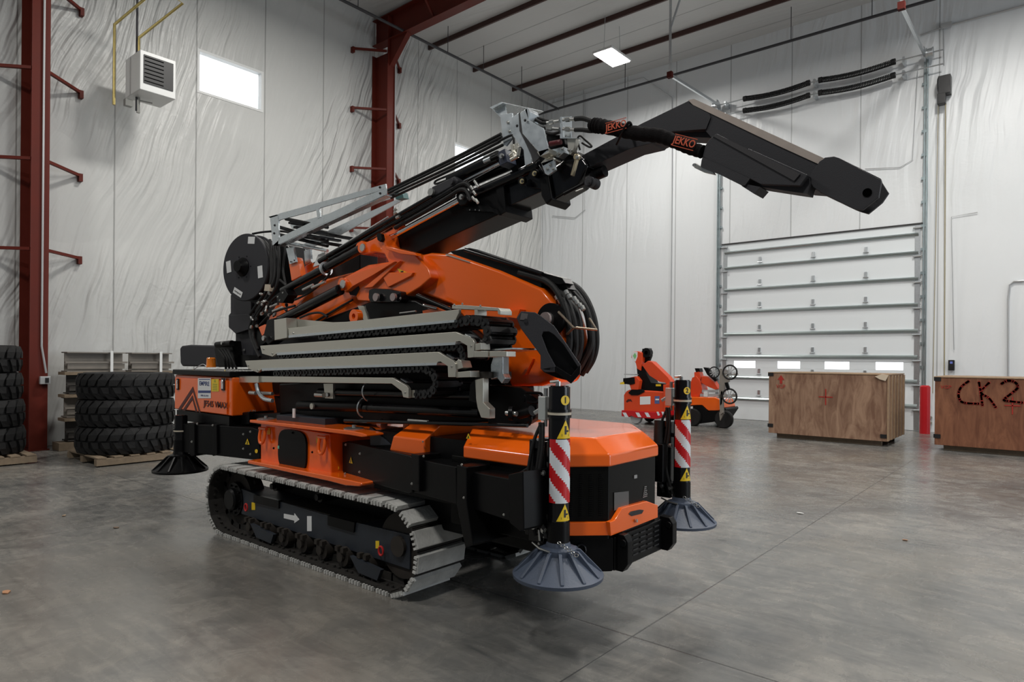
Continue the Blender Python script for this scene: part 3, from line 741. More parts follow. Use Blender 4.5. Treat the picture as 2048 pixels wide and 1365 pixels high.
def disc(name, m, px, py, y, r, th=0.02, parent=CR, a=0.0, n=24):
    P = at_y(px, py, y, a); return MB().cyl(P - nrm(a) * th, P, rpx(P, r), n=n).build(name, m, parent)
def bolt(px, py, y, r=3, parent=CR, a=0.0, m=None, name='bolt'):
    P = at_y(px, py, y, a); R = rpx(P, r); n = nrm(a)
    b = MB(); b.cyl(P, P - n * R * 0.35, R, n=16); b.cyl(P - n * R * 0.3, P - n * R * 1.0, R * 0.62, n=6)
    return b.build(name, m or M_STEELB, parent)
def ptri(px, py, s, y, parent=CR, a=0.0, flip=1):
    """yellow warning triangle with its dark pictogram"""
    P = at_y(px, py, y, a); R = rpx(P, s); n = nrm(a); ex = Vector((n.y, -n.x, 0)); ez = Vector((0, 0, 1))
    t = MB(); t.prism([P - ex * R - ez * R * 0.85 * flip, P + ex * R - ez * R * 0.85 * flip, P + ez * R * 0.95 * flip], -n * 0.002)
    o = t.build('warning_sticker', M_YEL, parent, smooth=False)
    g = MB(); c = P - n * 0.0035 - ez * R * 0.25 * flip
    g.box(c + ez * R * 0.22, (R * 0.28, 0.001, R * 0.55), (ex, n, ez)); g.box(c - ez * R * 0.28, (R * 0.6, 0.001, R * 0.2), (ex, n, ez)); g.box(c + ex * R * 0.22, (R * 0.3, 0.001, R * 0.14), (ex, n, ez))
    g.build('pictogram', M_INK, o if o.parent == CR else parent, smooth=False)
    return o
def sticker(name, m, px, py, w, h, y, parent=CR, a=0.0, th=0.002):
    return part(name, m, [(px - w / 2, py - h / 2), (px + w / 2, py - h / 2), (px + w / 2, py + h / 2), (px - w / 2, py + h / 2)], y, -th, a, parent=parent)

# ---- crawler tracks
TXA, TXB, TZC, TRR = -5.76, -3.49, 0.312, 0.292
def track_path(n):
    Ls = TXB - TXA; per = 2 * Ls + 2 * PI * TRR; out = []
    for k in range(n):
        s = per * (k + 0.25) / n
        if s < Ls: out.append((TXA + s, TZC + TRR, 0.0))
        elif s < Ls + PI * TRR:
            t = (s - Ls) / TRR; out.append((TXB + TRR * math.sin(t), TZC + TRR * math.cos(t), t))
        elif s < 2 * Ls + PI * TRR: out.append((TXB - (s - Ls - PI * TRR), TZC - TRR, PI))
        else:
            t = PI + (s - 2 * Ls - PI * TRR) / TRR; out.append((TXA + TRR * math.sin(t), TZC + TRR * math.cos(t), t))
    return out, per / n
def make_track(yn, side):
    """yn = outer face y; side +1 = the rest of the track lies towards +y"""
    yc = yn + side * 0.215; W = 0.43
    tk = MB()
    for x, z, t in track_path(42)[0]:
        T = Vector((math.cos(t), 0, -math.sin(t))); N = Vector((math.sin(t), 0, math.cos(t))); c = Vector((x, yc, z))
        for s in (0,): tk.box(c - N * 0.045 + Vector((0, s * 0.06, 0)), (0.17, 0.14, 0.05), (T, Vector((0, 1, 0)), N))
    part_t = tk.build('crawler_track', M_LINK, CR, smooth=False)
    # one shoe, then copies turned round the loop
    ps, pitch = track_path(42)
    sh = MB(); sh.use(M_PAD)
    e = 0.006
    sh.prism([Vector((-0.061, -W / 2, 0.0)), Vector((0.061, -W / 2, 0.0)), Vector((0.056, -W / 2, 0.026)), Vector((-0.056, -W / 2, 0.026))], (0, W, 0))
    for x in (-0.045, -0.015, 0.02, 0.05):
        sh.box((x, -side * (W / 2 + 0.004), 0.004), (0.016, 0.016, 0.028))
    sh.use(M_LINK); sh.box((0, 0, -0.010), (pitch * 0.985, W - 0.02, 0.018))
    for x in (-0.03, 0.03): sh.cyl((x, -side * (W / 2 - 0.06), -0.02), (x, -side * (W / 2 - 0.06), -0.035), 0.011, n=8)
    first = None
    for x, z, t in ps:
        if first is None:
            o = sh.build('track_shoe', None, part_t, origin=(0, 0, 0)); o.parent = part_t; first = o
        else:
            o = first.copy(); COL.objects.link(o); o.parent = part_t
        o.location = Vector((x, yc, z)) - ORG[part_t]; o.rotation_euler = (0, t, 0); ORG[o] = ORG[part_t]
    return part_t
make_track(2.875, 1); make_track(2 * YC - 2.875, -1)
for yn, sd in ((2.875, 1), (2 * YC - 2.875, -1)):
    if sd > 0:
        f = S(MB(), [(482, 978), (514, 990), (554, 1002), (658, 1033), (708, 1045), (820, 1071), (819, 1141), (740, 1115), (640, 1082), (482, 1029)], 2.99, 0.22).build('track_frame', M_FRAME, CR, bevel=0.006)
        for pts in ([(507, 990), (557, 1002), (557, 1018), (507, 1006)], [(655, 1032), (709, 1046), (707, 1066), (655, 1051)]):
            part('step_pocket', M_SATIN, pts, 2.975, 0.03, parent=f)
        part('direction_arrow', M_STW, [(568, 1028), (589, 1032), (589, 1027), (599, 1040), (589, 1047), (589, 1042), (568, 1037)], 2.989, -0.002, parent=f, label='white arrow decal pointing to the front')
        st = sticker('instruction_sticker', M_STW, 619, 1048, 9, 30, 2.989, parent=f)
        for (px, py) in ((507, 1013), (755, 1090)): sticker('yellow_tag', M_YEL, px, py, 7, 15, 2.989, parent=f)
        for (px, py) in ((494, 1015), (764, 1102)):
            P = at_y(px, py, 2.97); R = 0.024
            MB().tube([P + Vector((R * math.cos(q), -0.01, R * 1.3 * math.sin(q))) for q in [k * 2 * PI / 12 for k in range(12)]], 0.0075, n=8, closed=True).build('shackle', mat('shackle_red', (0.5, 0.02, 0.02), 0.35), f)
        part('frame_top', M_DIRT, [(484, 982), (820, 1074), (820, 1082), (484, 990)], 3.0, 0.25, parent=f)
    else:
        f = MB().box((-4.62, yn - 0.2, 0.34), (1.75, 0.22, 0.2)).build('track_frame', M_FRAME, CR, bevel=0.01)
    y0, y1 = (yn + 0.10, yn + 0.33) if sd > 0 else (yn - 0.33, yn - 0.10)
    sp = MB(); sp.cyl((TXA, y0 + 0.05, TZC), (TXA, y1 - 0.05, TZC), 0.235, n=36)
    for k in range(18):
        t = k * 2 * PI / 18; sp.box((TXA + 0.24 * math.cos(t), (y0 + y1) / 2, TZC + 0.24 * math.sin(t)), (0.05, 0.04, 0.035), (Vector((math.cos(t), 0, math.sin(t))), Vector((0, 1, 0)), Vector((-math.sin(t), 0, math.cos(t)))))
    spo = sp.build('drive_sprocket', M_DIRT, CR)
    yo = y0 if sd > 0 else y1
    hb = MB(); hb.lathe([(0.0, -0.045), (0.085, -0.045), (0.10, -0.03), (0.10, 0.0), (0.15, 0.005), (0.15, 0.06)], (TXA, yo, TZC), (0, sd, 0), n=32)
    for k in range(10):
        t = k * 2 * PI / 10; q = Vector((TXA + 0.125 * math.cos(t), yo - sd * 0.0, TZC + 0.125 * math.sin(t))); hb.cyl(q, q - Vector((0, sd * 0.012, 0)), 0.009, n=6)
    hb.build('wheel_hub', M_SATIN, spo)
    idl = MB(); idl.cyl((TXB, y0 + 0.03, TZC), (TXB, y1 - 0.03, TZC), 0.225, n=36); idl.cyl((TXB, y0 - 0.01, TZC), (TXB, y1, TZC), 0.07, n=20); idl.build('idler_wheel', M_DIRT, CR)
    for x in [TXA + 0.34 + 0.265 * k for k in range(7)]:
        b = MB(); b.cyl((x, y0 - 0.02, 0.125), (x, y1, 0.125), 0.072, n=22); b.cyl((x, y0 - 0.045, 0.125), (x, y0 + 0.02, 0.125), 0.034, n=14)
        for s in (-1, 1): b.box((x + s * 0.035, y0 - 0.03, 0.185), (0.035, 0.04, 0.035))
        b.build('track_roller', M_DIRT, CR)
    for x in (-5.07, -4.42):
        b = MB(); b.cyl((x, y0, 0.52), (x, y1, 0.52), 0.042, n=18); b.cyl((x, y0 - 0.03, 0.52), (x, y0, 0.52), 0.025, n=12); b.build('carrier_roller', M_SATIN, CR)
    for xa, xb in ((-5.35, -4.98), (-3.95, -3.6)):
        b = MB(); b.prism([Vector((xa, y0 - 0.06, 0.17)), Vector((xb, y0 - 0.06, 0.14)), Vector((xb - 0.04, y0 - 0.06, 0.06)), Vector((xa + 0.1, y0 - 0.06, 0.07))], (0, 0.03, 0)); b.build('chain_guide', M_FRAME, CR)
# cross frame between the tracks
MB().box((-4.65, YC, 0.44), (1.6, 0.9, 0.30)).build('lower_chassis', M_SATIN, CR, bevel=0.02)

# ---- orange centre frame with its flanges and oval cover
cf = S(MB(), [(521, 846), (659, 868), (663, 962), (521, 928)], 2.965, 1.41).build('centre_frame', M_OR, CR, bevel=0.01)
def flange(ptsA, y, th): return S(MB(), ptsA, y, th).build('flange_plate', M_OR, cf, bevel=0.012)
flange([(499, 840), (700, 862), (722, 866), (733, 870), (733, 874), (722, 875), (700, 871), (499, 846)], 2.88, 0.42)
flange([(495, 921), (660, 953), (700, 961), (722, 966), (724, 970), (718, 974), (690, 972), (660, 964), (495, 928)], 2.87, 0.42)
P0 = at_y(587, 901, 2.965); hx = 0.205; hz = 0.165
ov = [P0 + Vector((hx * math.copysign(abs(math.cos(t)) ** 0.55, math.cos(t)), 0, hz * math.copysign(abs(math.sin(t)) ** 0.55, math.sin(t)))) for t in [k * 2 * PI / 48 for k in range(48)]]
cv = MB().prism(ov, (0, -0.018, 0)).build('oval_cover', M_SATIN, cf, bevel=0.003)
for (px, py) in ((585, 866), (625, 905), (590, 936), (548, 897)): bolt(px, py, 2.945, 2.4, parent=cf, m=M_SATIN)
sticker('cover_mark', mat('mark_green', (0.15, 0.55, 0.4), 0.4), 557, 895, 3, 6, 2.946, parent=cf)
for (px, py) in ((526, 866), (645, 885)):
    P = at_y(px, py + 4, 2.93)
    MB().tube([P + Vector((-0.036, 0, 0.05)), P + Vector((-0.04, -0.01, -0.02)), P + Vector((-0.02, -0.015, -0.065)), P + Vector((0.02, -0.015, -0.065)), P + Vector((0.04, -0.01, -0.02)), P + Vector((0.036, 0, 0.05))], 0.013, n=10, sm=5).build('lifting_shackle', M_OR, cf)
    MB().cyl(P + Vector((-0.055, 0, 0.05)), P + Vector((0.055, 0, 0.05)), 0.014, n=12).build('shackle_pin', M_OR, cf)
for (px, py) in ((537.5, 863), (636, 880)): sticker('yellow_tag', M_YEL, px, py, 6, 13, 2.962, parent=cf)
for (px, py) in ((532, 838), (708, 857)):
    P = at_y(px, py, 2.98); b = MB(); b.lathe([(0.075, -0.01), (0.075, 0.0), (0.06, 0.006), (0.015, 0.006), (0.015, 0.025), (0.0, 0.025)], P, (0, 0, 1), n=26); b.build('pivot_cap', M_STEELB, cf)
part('top_pad', M_FRAME, [(553, 830), (650, 838), (650, 856), (553, 847)], 3.02, 0.3, parent=cf, bevel=0.004)

# ---- outrigger beams
def beam(segs, y0, a, th, label=None):
    b = None
    for k, pts in enumerate(segs):
        nm = 'outrigger_beam' if k == 0 else 'beam_section'
        o = S(MB(), pts, y0 + 0.018 * k, th - 0.036 * k, a).build(nm, M_SATIN, CR if k == 0 else b, bevel=0.008)
        if k == 0: b = o
    return b
bm1 = beam([[(684, 885), (694, 883), (820, 912), (824, 918), (824, 985), (818, 988), (692, 953), (685, 946)],
            [(800, 912), (912, 934), (914, 1010), (800, 978)], [(890, 934), (1028, 960), (1028, 1046), (890, 1002)]], 3.065, 8.5, 0.24)
for pts in ([(822, 908), (838, 911), (838, 985), (822, 980)], [(913, 930), (933, 935), (933, 1005), (946, 1090), (930, 1096), (913, 1010)], [(1016, 950), (1032, 946), (1046, 943), (1048, 1060), (1040, 1064), (1018, 1046)]):
    part('beam_collar', M_SATIN, pts, 3.05, 0.30, 8.5, parent=bm1, bevel=0.006)
for (px, py) in ((692, 890), (720.5, 908), (719.5, 944.6), (691, 948), (848, 913), (824, 968), (924, 930), (928, 996), (1008, 1030)): bolt(px, py, 3.03, 2.6, parent=bm1, a=8.5)
ptri(702, 921, 7, 3.062, parent=bm1, a=8.5)
disc('beam_number', M_YEL, 676.5, 936.5, 3.055, 4, 0.003, parent=bm1, a=8.5)
sticker('beam_label', M_STW, 672, 898, 3, 18, 3.06, parent=bm1, a=8.5)
# carriage plates, hoses and fittings between the beam end and the leg
sp1 = part('slide_plate', M_GLOSS, [(1073, 882), (1080, 876), (1098, 878), (1100, 1088), (1084, 1086), (1074, 1010)], 2.93, 0.10, parent=bm1, bevel=0.004)
for pts in ([(1046, 950), (1076, 938), (1078, 958), (1048, 966)], [(1044, 1040), (1078, 1046), (1078, 1072), (1050, 1070)], [(1050, 975), (1074, 975), (1074, 1032), (1052, 1030)]): part('carriage_plate', M_GLOSS, pts, 2.96, 0.12, parent=bm1, bevel=0.004)
for (px, py, r) in ((1056.5, 1030, 6), (1045, 968, 3.5), (1052, 971, 3), (1080, 975, 4), (1064, 1016, 3), (1066, 1060, 3.5), (1078, 1066, 4), (1082, 920, 2.4), (1082, 904, 2.4), (1058, 1008, 2.2), (1078, 1088, 2.6), (1072, 1080, 2.4)): bolt(px, py, 2.90, r, parent=bm1)
for pts in ([(1040, 962, 2.93), (1055, 952, 2.93), (1066, 940, 2.92), (1068, 960, 2.91), (1064, 1000, 2.9), (1076, 1050, 2.9), (1082, 1075, 2.9)], [(1082, 900, 2.9), (1086, 940, 2.89), (1084, 1000, 2.89), (1092, 1030, 2.89), (1094, 1055, 2.9)], [(1070, 930, 2.9), (1071, 980, 2.89), (1074, 1020, 2.89), (1080, 1060, 2.9)], [(1020, 955, 2.97), (1040, 948, 2.95), (1060, 936, 2.93), (1070, 934, 2.92)]): hose('hydraulic_hose', M_RUB, pts, 3.6, parent=bm1)
for (a_, b_) in (((1078, 1060), (1080, 1082)), ((1086, 1074), (1100, 1076)), ((1088, 1052), (1089, 1066)), ((1064, 1008), (1065, 1022))): rod('hose_fitting', M_STEELB, a_, b_, 2.88, 3, parent=bm1)
# end plate of the beam with hoses
bm2 = beam([[(354, 848), (400, 850), (440, 852), (505, 856), (518, 861), (520, 914), (512, 921), (433, 912), (354, 905)]], 3.19, -10, 0.24)
for pts in ([(378, 846), (389, 847), (389, 912), (383, 914), (378, 908)], [(424, 849), (433, 850), (434, 908), (426, 913), (420, 908), (424, 900)]):
    part('beam_collar', M_SATIN, pts, 3.17, 0.3, -10, parent=bm2, bevel=0.005)
for (px, py) in ((487, 869), (487, 898), (501, 909), (501, 864), (426, 851), (395, 848), (384, 884)): bolt(px, py, 3.17, 2.2, parent=bm2, a=-10)
ptri(495, 884, 6.5, 3.185, parent=bm2, a=-10)
disc('beam_number', M_YEL, 513, 903, 3.185, 4, 0.003, parent=bm2, a=-10)
# far beams, mirrored in the crane's middle plane
for (xa, ya, xb, yb) in ((-4.1, 2 * YC - 3.15, -2.42, 2 * YC - 2.95), (-5.3, 2 * YC - 3.15, -6.7, 2 * YC - 2.96)):
    MB().bar((xa, ya, 0.86), (xb, yb, 0.86), 0.22, 0.24).build('outrigger_beam', M_SATIN, CR, bevel=0.008)

MB().box((-2.33, 4.42, 0.86), (0.24, 0.16, 0.28)).build('carriage_plate', M_SATIN, CR, bevel=0.01)
# ---- outrigger legs
def leg(x, y, zt, zp, face, num, full=True, dark=False):
    """zt top of the cylinder, zp underside of the foot"""
    e = MB(); e.cyl((x, y, zp + 0.20), (x, y, zt), 0.058, n=32); e.cyl((x, y, zt), (x, y, zt + 0.006), 0.05, n=32)
    lg = e.build('outrigger_leg', M_GLOSS, CR)
    r = MB(); r.ring((x, y, zt - 0.165), (x, y, zt - 0.15), 0.066, 0.05); r.ring((x, y, zt - 0.135), (x, y, zt - 0.12), 0.066, 0.05); r.build('collar_ring', M_GLOSS, lg)
    MB().ring((x, y, zt - 0.15), (x, y, zt - 0.135), 0.064, 0.05).build('seal_ring', mat('cream_ring', (0.55, 0.5, 0.4), 0.5), lg)
    MB().ring((x, y, zp + 0.19), (x, y, zp + 0.30), 0.063, 0.05).build('lower_sleeve', M_SATIN, lg)
    if full:
        # hazard sleeve wrapped on the outer side: slanting stripes laid as geometry
        z0, z1 = zt - 0.622, zt - 0.28; R = 0.0605; a0, a1 = face - 1.25, face + 1.25; hz = MB(); NZ = 60; NA = 14; per = 0.165
        for i in range(NA):
            for j in range(NZ):
                A0 = a0 + (a1 - a0) * i / NA; A1 = a0 + (a1 - a0) * (i + 1) / NA; Z0 = z0 + (z1 - z0) * j / NZ; Z1 = z0 + (z1 - z0) * (j + 1) / NZ
                ph = ((Z0 + Z1) / 2 - z0 + (A0 + A1) / 2 * R * 1.15 * 1.0) / per % 1.0
                hz.use(M_HZR if ph < 0.5 else M_HZW)
                q = lambda A, Z: Vector((x + R * math.cos(A), y + R * math.sin(A), Z))
                hz.face([q(A0, Z0), q(A1, Z0), q(A1, Z1), q(A0, Z1)])
        hz.build('hazard_sleeve', None, lg, smooth=False)
        for zz, sc_ in ((z1 + 0.055, 0.05), (z0 - 0.05, 0.046)):
            t = MB(); N = 8
            for i in range(N):
                u0, u1 = -1 + 2 * i / N, -1 + 2 * (i + 1) / N
                q = lambda u, z: Vector((x + 0.0605 * math.cos(face + 0.35 + u * 0.8), y + 0.0605 * math.sin(face + 0.35 + u * 0.8), z))
                h0, h1 = (1 - abs(u0)), (1 - abs(u1))
                t.face([q(u0, zz - sc_), q(u1, zz - sc_), q(u1, zz - sc_ + 2 * sc_ * h1 + 1e-4), q(u0, zz - sc_ + 2 * sc_ * h0 + 1e-4)])
            t.build('warning_sticker', M_YEL, lg, smooth=False)
            t = MB()
            for (u0, u1, za, zb) in ((-0.12, 0.14, -0.55, 0.35), (-0.45, 0.5, -0.75, -0.5), (0.1, 0.45, -0.3, -0.1)):
                q2 = lambda u, z: Vector((x + 0.0612 * math.cos(face + 0.35 + u * 0.8), y + 0.0612 * math.sin(face + 0.35 + u * 0.8), z))
                t.face([q2(u0, zz + za * sc_), q2(u1, zz + za * sc_), q2(u1, zz + zb * sc_), q2(u0, zz + zb * sc_)])
            t.build('pictogram', M_INK, lg, smooth=False)
        t = MB(); dirv = Vector((math.cos(face + 0.3), math.sin(face + 0.3), 0)); c = Vector((x, y, zt - 0.07)) + dirv * 0.0575
        t.cyl(c, c + dirv * 0.003, 0.026, n=24); dn = t.build('number_disc', M_YEL, lg)
        side = Vector((-dirv.y, dirv.x, 0)); text('leg_number', num, 0.045, c + dirv * 0.0045, side, (0, 0, 1), M_INK, dn, 0.0005, bold=0.001)
        ft = MB(); ft.cyl((x - 0.01, y, zt), (x - 0.01, y, zt + 0.03), 0.014, n=10); ft.cyl((x - 0.01, y, zt + 0.03), (x - 0.06, y, zt + 0.025), 0.009, n=8); ft.build('top_fitting', M_STEELB, lg)
        # slide block, valve and hoses on the inner side
        vx = x - 0.095
        MB().box((vx, y - 0.01, zt - 0.12), (0.05, 0.05, 0.13)).build('valve_block', mat('valve_silver', (0.55, 0.58, 0.57), 0.4, 0.5), lg, bevel=0.004)
        v = MB(); v.cyl((vx + 0.01, y - 0.01, zt - 0.06), (vx + 0.01, y - 0.01, zt - 0.01), 0.012, n=10); v.cyl((vx + 0.01, y - 0.01, zt - 0.22), (vx + 0.01, y - 0.01, zt - 0.18), 0.011, n=10); v.cyl((vx - 0.03, y - 0.01, zt - 0.13), (vx - 0.06, y - 0.02, zt - 0.15), 0.012, n=10)
        v.build('hose_fitting', M_STEELB, lg)
        sl = MB(); sl.box((x - 0.13, y + 0.03, zt - 0.58), (0.11, 0.12, 0.56)); sl.box((x - 0.055, y + 0.02, zt - 0.40), (0.10, 0.06, 0.03)); sl.box((x - 0.055, y + 0.02, zt - 0.78), (0.10, 0.08, 0.06)); sl.box((x - 0.14, y - 0.0, zt - 0.32), (0.07, 0.08, 0.05))
        sl.build('slide_block', M_GLOSS, lg, bevel=0.006)
        for k, (dx, dy) in enumerate(((-0.10, -0.04), (-0.15, -0.045), (-0.075, -0.05))):
            MB().tube([Vector((vx - 0.02 + 0.01 * k, y - 0.02, zt - 0.2)), Vector((x + dx, y + dy, zt - 0.34)), Vector((x + dx - 0.02, y + dy - 0.02, zt - 0.6)), Vector((x + dx + 0.03, y + dy, zt - 0.82))], 0.010, n=8, sm=6).build('hydraulic_hose', M_RUB, lg)
        for (dx, dz) in ((-0.16, -0.66), (-0.07, -0.47), (-0.13, -0.77), (-0.06, -0.78)):
            c = Vector((x + dx, y - 0.045, zt + dz)); b = MB(); b.cyl(c, c - Vector((0, 0.015, 0)), 0.016, n=16); b.cyl(c, c - Vector((0, 0.025, 0)), 0.009, n=6); b.build('fitting', M_STEELB, lg)
    # foot: cone with stiffening ribs
    f = MB(); f.lathe([(0.0, 0.0), (0.245, 0.0), (0.247, 0.018), (0.225, 0.03), (0.10, 0.125), (0.10, 0.155), (0.07, 0.165), (0.06, 0.20), (0.0, 0.20)], (x, y, zp), (0, 0, 1), n=48)
    fo = f.build('foot_pad', M_BLUEG if not dark else M_SATIN, lg)
    rb = MB()
    for k in range(12):
        t = k * 2 * PI / 12 + 0.2; d = Vector((math.cos(t), math.sin(t), 0)); s = Vector((-math.sin(t), math.cos(t), 0)); c = Vector((x, y, zp))
        rb.prism([c + d * 0.09 + Vector((0, 0, 0.02)) - s * 0.009, c + d * 0.238 + Vector((0, 0, 0.014)) - s * 0.009, c + d * 0.238 + Vector((0, 0, 0.03)) - s * 0.009, c + d * 0.12 + Vector((0, 0, 0.148)) - s * 0.009, c + d * 0.09 + Vector((0, 0, 0.15)) - s * 0.009], s * 0.018)
    rb.build('stiffening_ribs', M_BLUEG if not dark else M_SATIN, lg, bevel=0.003)
    if full:
        MB().tube([Vector((x - 0.13, y - 0.06, zp + 0.17)), Vector((x - 0.05, y - 0.10, zp + 0.16)), Vector((x + 0.02, y - 0.105, zp + 0.155))], 0.006, n=8).build('retaining_pin', M_STEELB, lg)
        ch = MB()
        for k in range(6):
            c = Vector((x + 0.05 + 0.018 * k, y - 0.06 + 0.006 * k, zp + 0.20 - 0.011 * k)); ch.tube([c + Vector((0.012 * math.cos(q), 0.006 * math.sin(q) * (k % 2), 0.007 * math.sin(q))) for q in [j * PI / 4 for j in range(8)]], 0.0025, n=5, closed=True)
        ch.build('chain', M_STEELB, lg)
    return lg
pn = at_y(1118, 900, 2.92); pf = at_y(1364, 900, 4.47)
fang = math.atan2(-pn.y, -pn.x) + 0.25
leg(pn.x, 2.92, 1.452, 0.425, fang, '1')
leg(pf.x, 4.47, 1.455, 0.425, math.atan2(-4.47, -pf.x) + 0.25, '2')
lr = at_z(361, 936, 0.53); leg(lr.x, lr.y, 1.03, 0.50, 0, '4', full=False, dark=True)
leg(lr.x, 2 * YC - lr.y, 1.03, 0.50, 0, '3', full=False, dark=True)
# textile hose sleeve on the far leg
for z0, z1 in ((1.30, 0.78),):
    MB().tube([Vector((pf.x - 0.16, 4.42, 1.16)), Vector((pf.x - 0.15, 4.40, 0.98)), Vector((pf.x - 0.12, 4.40, 0.84)), Vector((pf.x - 0.13, 4.42, 0.72))], 0.035, n=12, sm=6).build('hose_sleeve', M_RUB, CR)

# ---- engine cover
def loft(mb, loops):
    n = len(loops[0])
    for A, B in zip(loops[:-1], loops[1:]):
        for k in range(n): k2 = (k + 1) % n; mb.face([A[k], A[k2], B[k2], B[k]])
    mb.face(loops[0][::-1]); mb.face(loops[-1])
    return mb
def lz(xy, z): return [Vector((x, y, z)) for x, y in xy]
OUT = [(-2.86, 2.95), (-2.30, 2.95), (-2.00, 3.28), (-2.00, 3.86), (-2.30, 4.30), (-2.86, 4.34)]
TOP = [(-2.92, 3.09), (-2.33, 3.09), (-2.09, 3.25), (-2.09, 3.80), (-2.36, 4.14), (-2.92, 4.18)]
hd = loft(MB(), [lz(OUT, 0.985), lz(OUT, 1.055), lz(TOP, 1.15)]).build('engine_cover', M_OR, CR, bevel=0.012)
INN = [(-2.98, 2.97), (-2.31, 2.97), (-2.015, 3.29), (-2.015, 3.85), (-2.31, 4.28), (-2.98, 4.32)]
gp = loft(MB(), [lz(INN, 0.56), lz(INN, 0.99)]).build('black_side_panel', mat('panel_black', (0.004, 0.004, 0.004), 0.25, spec=0.15), CR, bevel=0.008)
g = MB()
for r in range(20):
    for c in range(7):
        t = (c + 0.5) / 7; x = -2.29 + t * 0.27; y = 2.965 + t * 0.30
        g.box((x, y, 0.70 + r * 0.0125), (0.018, 0.004, 0.004), (Vector((0.67, 0.74, 0)), Vector((0.74, -0.67, 0)), Vector((0, 0, 1))))
g.build('vent_slots', M_SATIN, gp, smooth=False)
# lower orange band: chamfer piece and front piece
ncf = Vector((-2.0 + 2.30, 3.28 - 2.95, 0)).cross(Vector((0, 0, 1))).normalized()      # outward normal of the chamfer
dch = ncf.dot(Vector((-2.0, 3.28, 0))) + 0.004
cpts = [hit(px, py, ncf, dch) for px, py in ((1128, 1046), (1139, 1046), (1222, 1045), (1222, 1072), (1139, 1073), (1128, 1071))]
MB().prism(cpts, -ncf * 0.03).build('lower_band', M_OR, CR, bevel=0.004)
MB().prism([at_x(px, py, -1.985) for px, py in ((1220, 1045), (1230, 1041), (1244, 1017), (1294, 1003), (1316, 1011), (1316, 1036), (1222, 1073))], (-0.03, 0, 0)).build('lower_band', M_OR, CR, bevel=0.004)
hp = [at_x(px, py, -1.98) for px, py in ((1258, 1029), (1262, 1024), (1280, 1020), (1288, 1021), (1284, 1028), (1264, 1033))]
MB().prism(hp, (-0.004, 0, 0)).build('door_handle', M_INK, CR, bevel=0.001)
q = at_x(1271, 1042, -1.98); MB().cyl(q, q + Vector((0.012, 0, 0)), 0.010, n=14).build('door_lock', M_STEELB, CR)
sk = [at_x(px, py, -2.012) for px, py in ((1228, 986), (1257, 983), (1257, 1012), (1228, 1022))]
MB().prism(sk, (0.002, 0, 0)).build('dark_sticker', mat('stk_grey', (0.09, 0.09, 0.09), 0.4), gp)
q = at_x(1271, 954, -2.012); MB().box(q, (0.004, 0.035, 0.02)).build('small_plate', mat('plate_grey', (0.3, 0.3, 0.3), 0.4), gp)
sq = at_x(1290, 985, -2.011); e = MB()
for i in range(6):
    for j in range(4 - i // 2): e.box(sq + Vector((0, (j - 1.5) * 0.014 + i * 0.004, -0.028 + i * 0.012)), (0.003, 0.008, 0.006))
e.build('speckle_decal', mat('plate_grey', (0.3, 0.3, 0.3), 0.4), gp, smooth=False)
ptri(937, 873, 6, 2.948)
# middle cover, dark intake gap
md = loft(MB(), [lz([(-3.62, 2.98), (-3.24, 2.98), (-3.24, 4.3), (-3.62, 4.3)], 0.90), lz([(-3.56, 2.98), (-3.24, 2.98), (-3.24, 4.3), (-3.56, 4.3)], 1.06), lz([(-3.50, 3.10), (-3.22, 3.10), (-3.22, 4.18), (-3.50, 4.18)], 1.15)]).build('middle_cover', M_OR, CR, bevel=0.01)
bolt(846, 884, 2.96, 2, parent=md)
MB().box((-3.35, YC, 0.87), (0.95, 1.28, 0.42)).build('engine_bay', M_SATIN, CR)
MB().box((-2.85, YC, 0.62), (1.1, 1.1, 0.36)).build('chassis_nose', M_SATIN, CR, bevel=0.02)
part('gusset_plate', M_FRAME, [(739, 855), (741, 892), (781, 890), (744, 857)], 3.02, 0.02)
# ---- front bumper
bp_ = MB(); bp_.box((-2.08, YC - 0.02, 0.47), (0.16, 0.62, 0.20)); bp_.prism([Vector((-2.0, 3.33, 0.37)), Vector((-2.28, 3.05, 0.37)), Vector((-2.3, 3.3, 0.37))], (0, 0, 0.2))
bpo = bp_.build('front_bumper', M_SATIN, CR, bevel=0.01)
for y in (3.385, 3.955):
    b = MB(); b.prism([Vector((-2.02, y - 0.03, 0.59)), Vector((-1.95, y - 0.03, 0.585)), Vector((-1.925, y - 0.03, 0.55)), Vector((-1.925, y - 0.03, 0.42)), Vector((-1.96, y - 0.03, 0.37)), Vector((-2.02, y - 0.03, 0.37))], (0, 0.06, 0))
    b.cyl((-1.955, y - 0.04, 0.54), (-1.955, y - 0.03, 0.54), 0.022, n=14)
    b.build('bumper_bracket', M_SATIN, bpo, bevel=0.006)
lv = MB()
for r in range(5):
    for c in range(5): lv.box((-1.996, 3.48 + c * 0.09, 0.42 + r * 0.03), (0.006, 0.06, 0.008))
lv.build('louvre_slots', M_INK, bpo, smooth=False)
P = Vector((-2.135, 3.185, 0.50)); MB().tube([P + Vector((0.028 * math.cos(t) * 0.72, 0.028 * math.cos(t) * 0.72, 0.035 * math.sin(t))) for t in [k * PI / 6 for k in range(12)]], 0.007, n=8, closed=True).build('tow_ring', M_GLOSS, bpo)

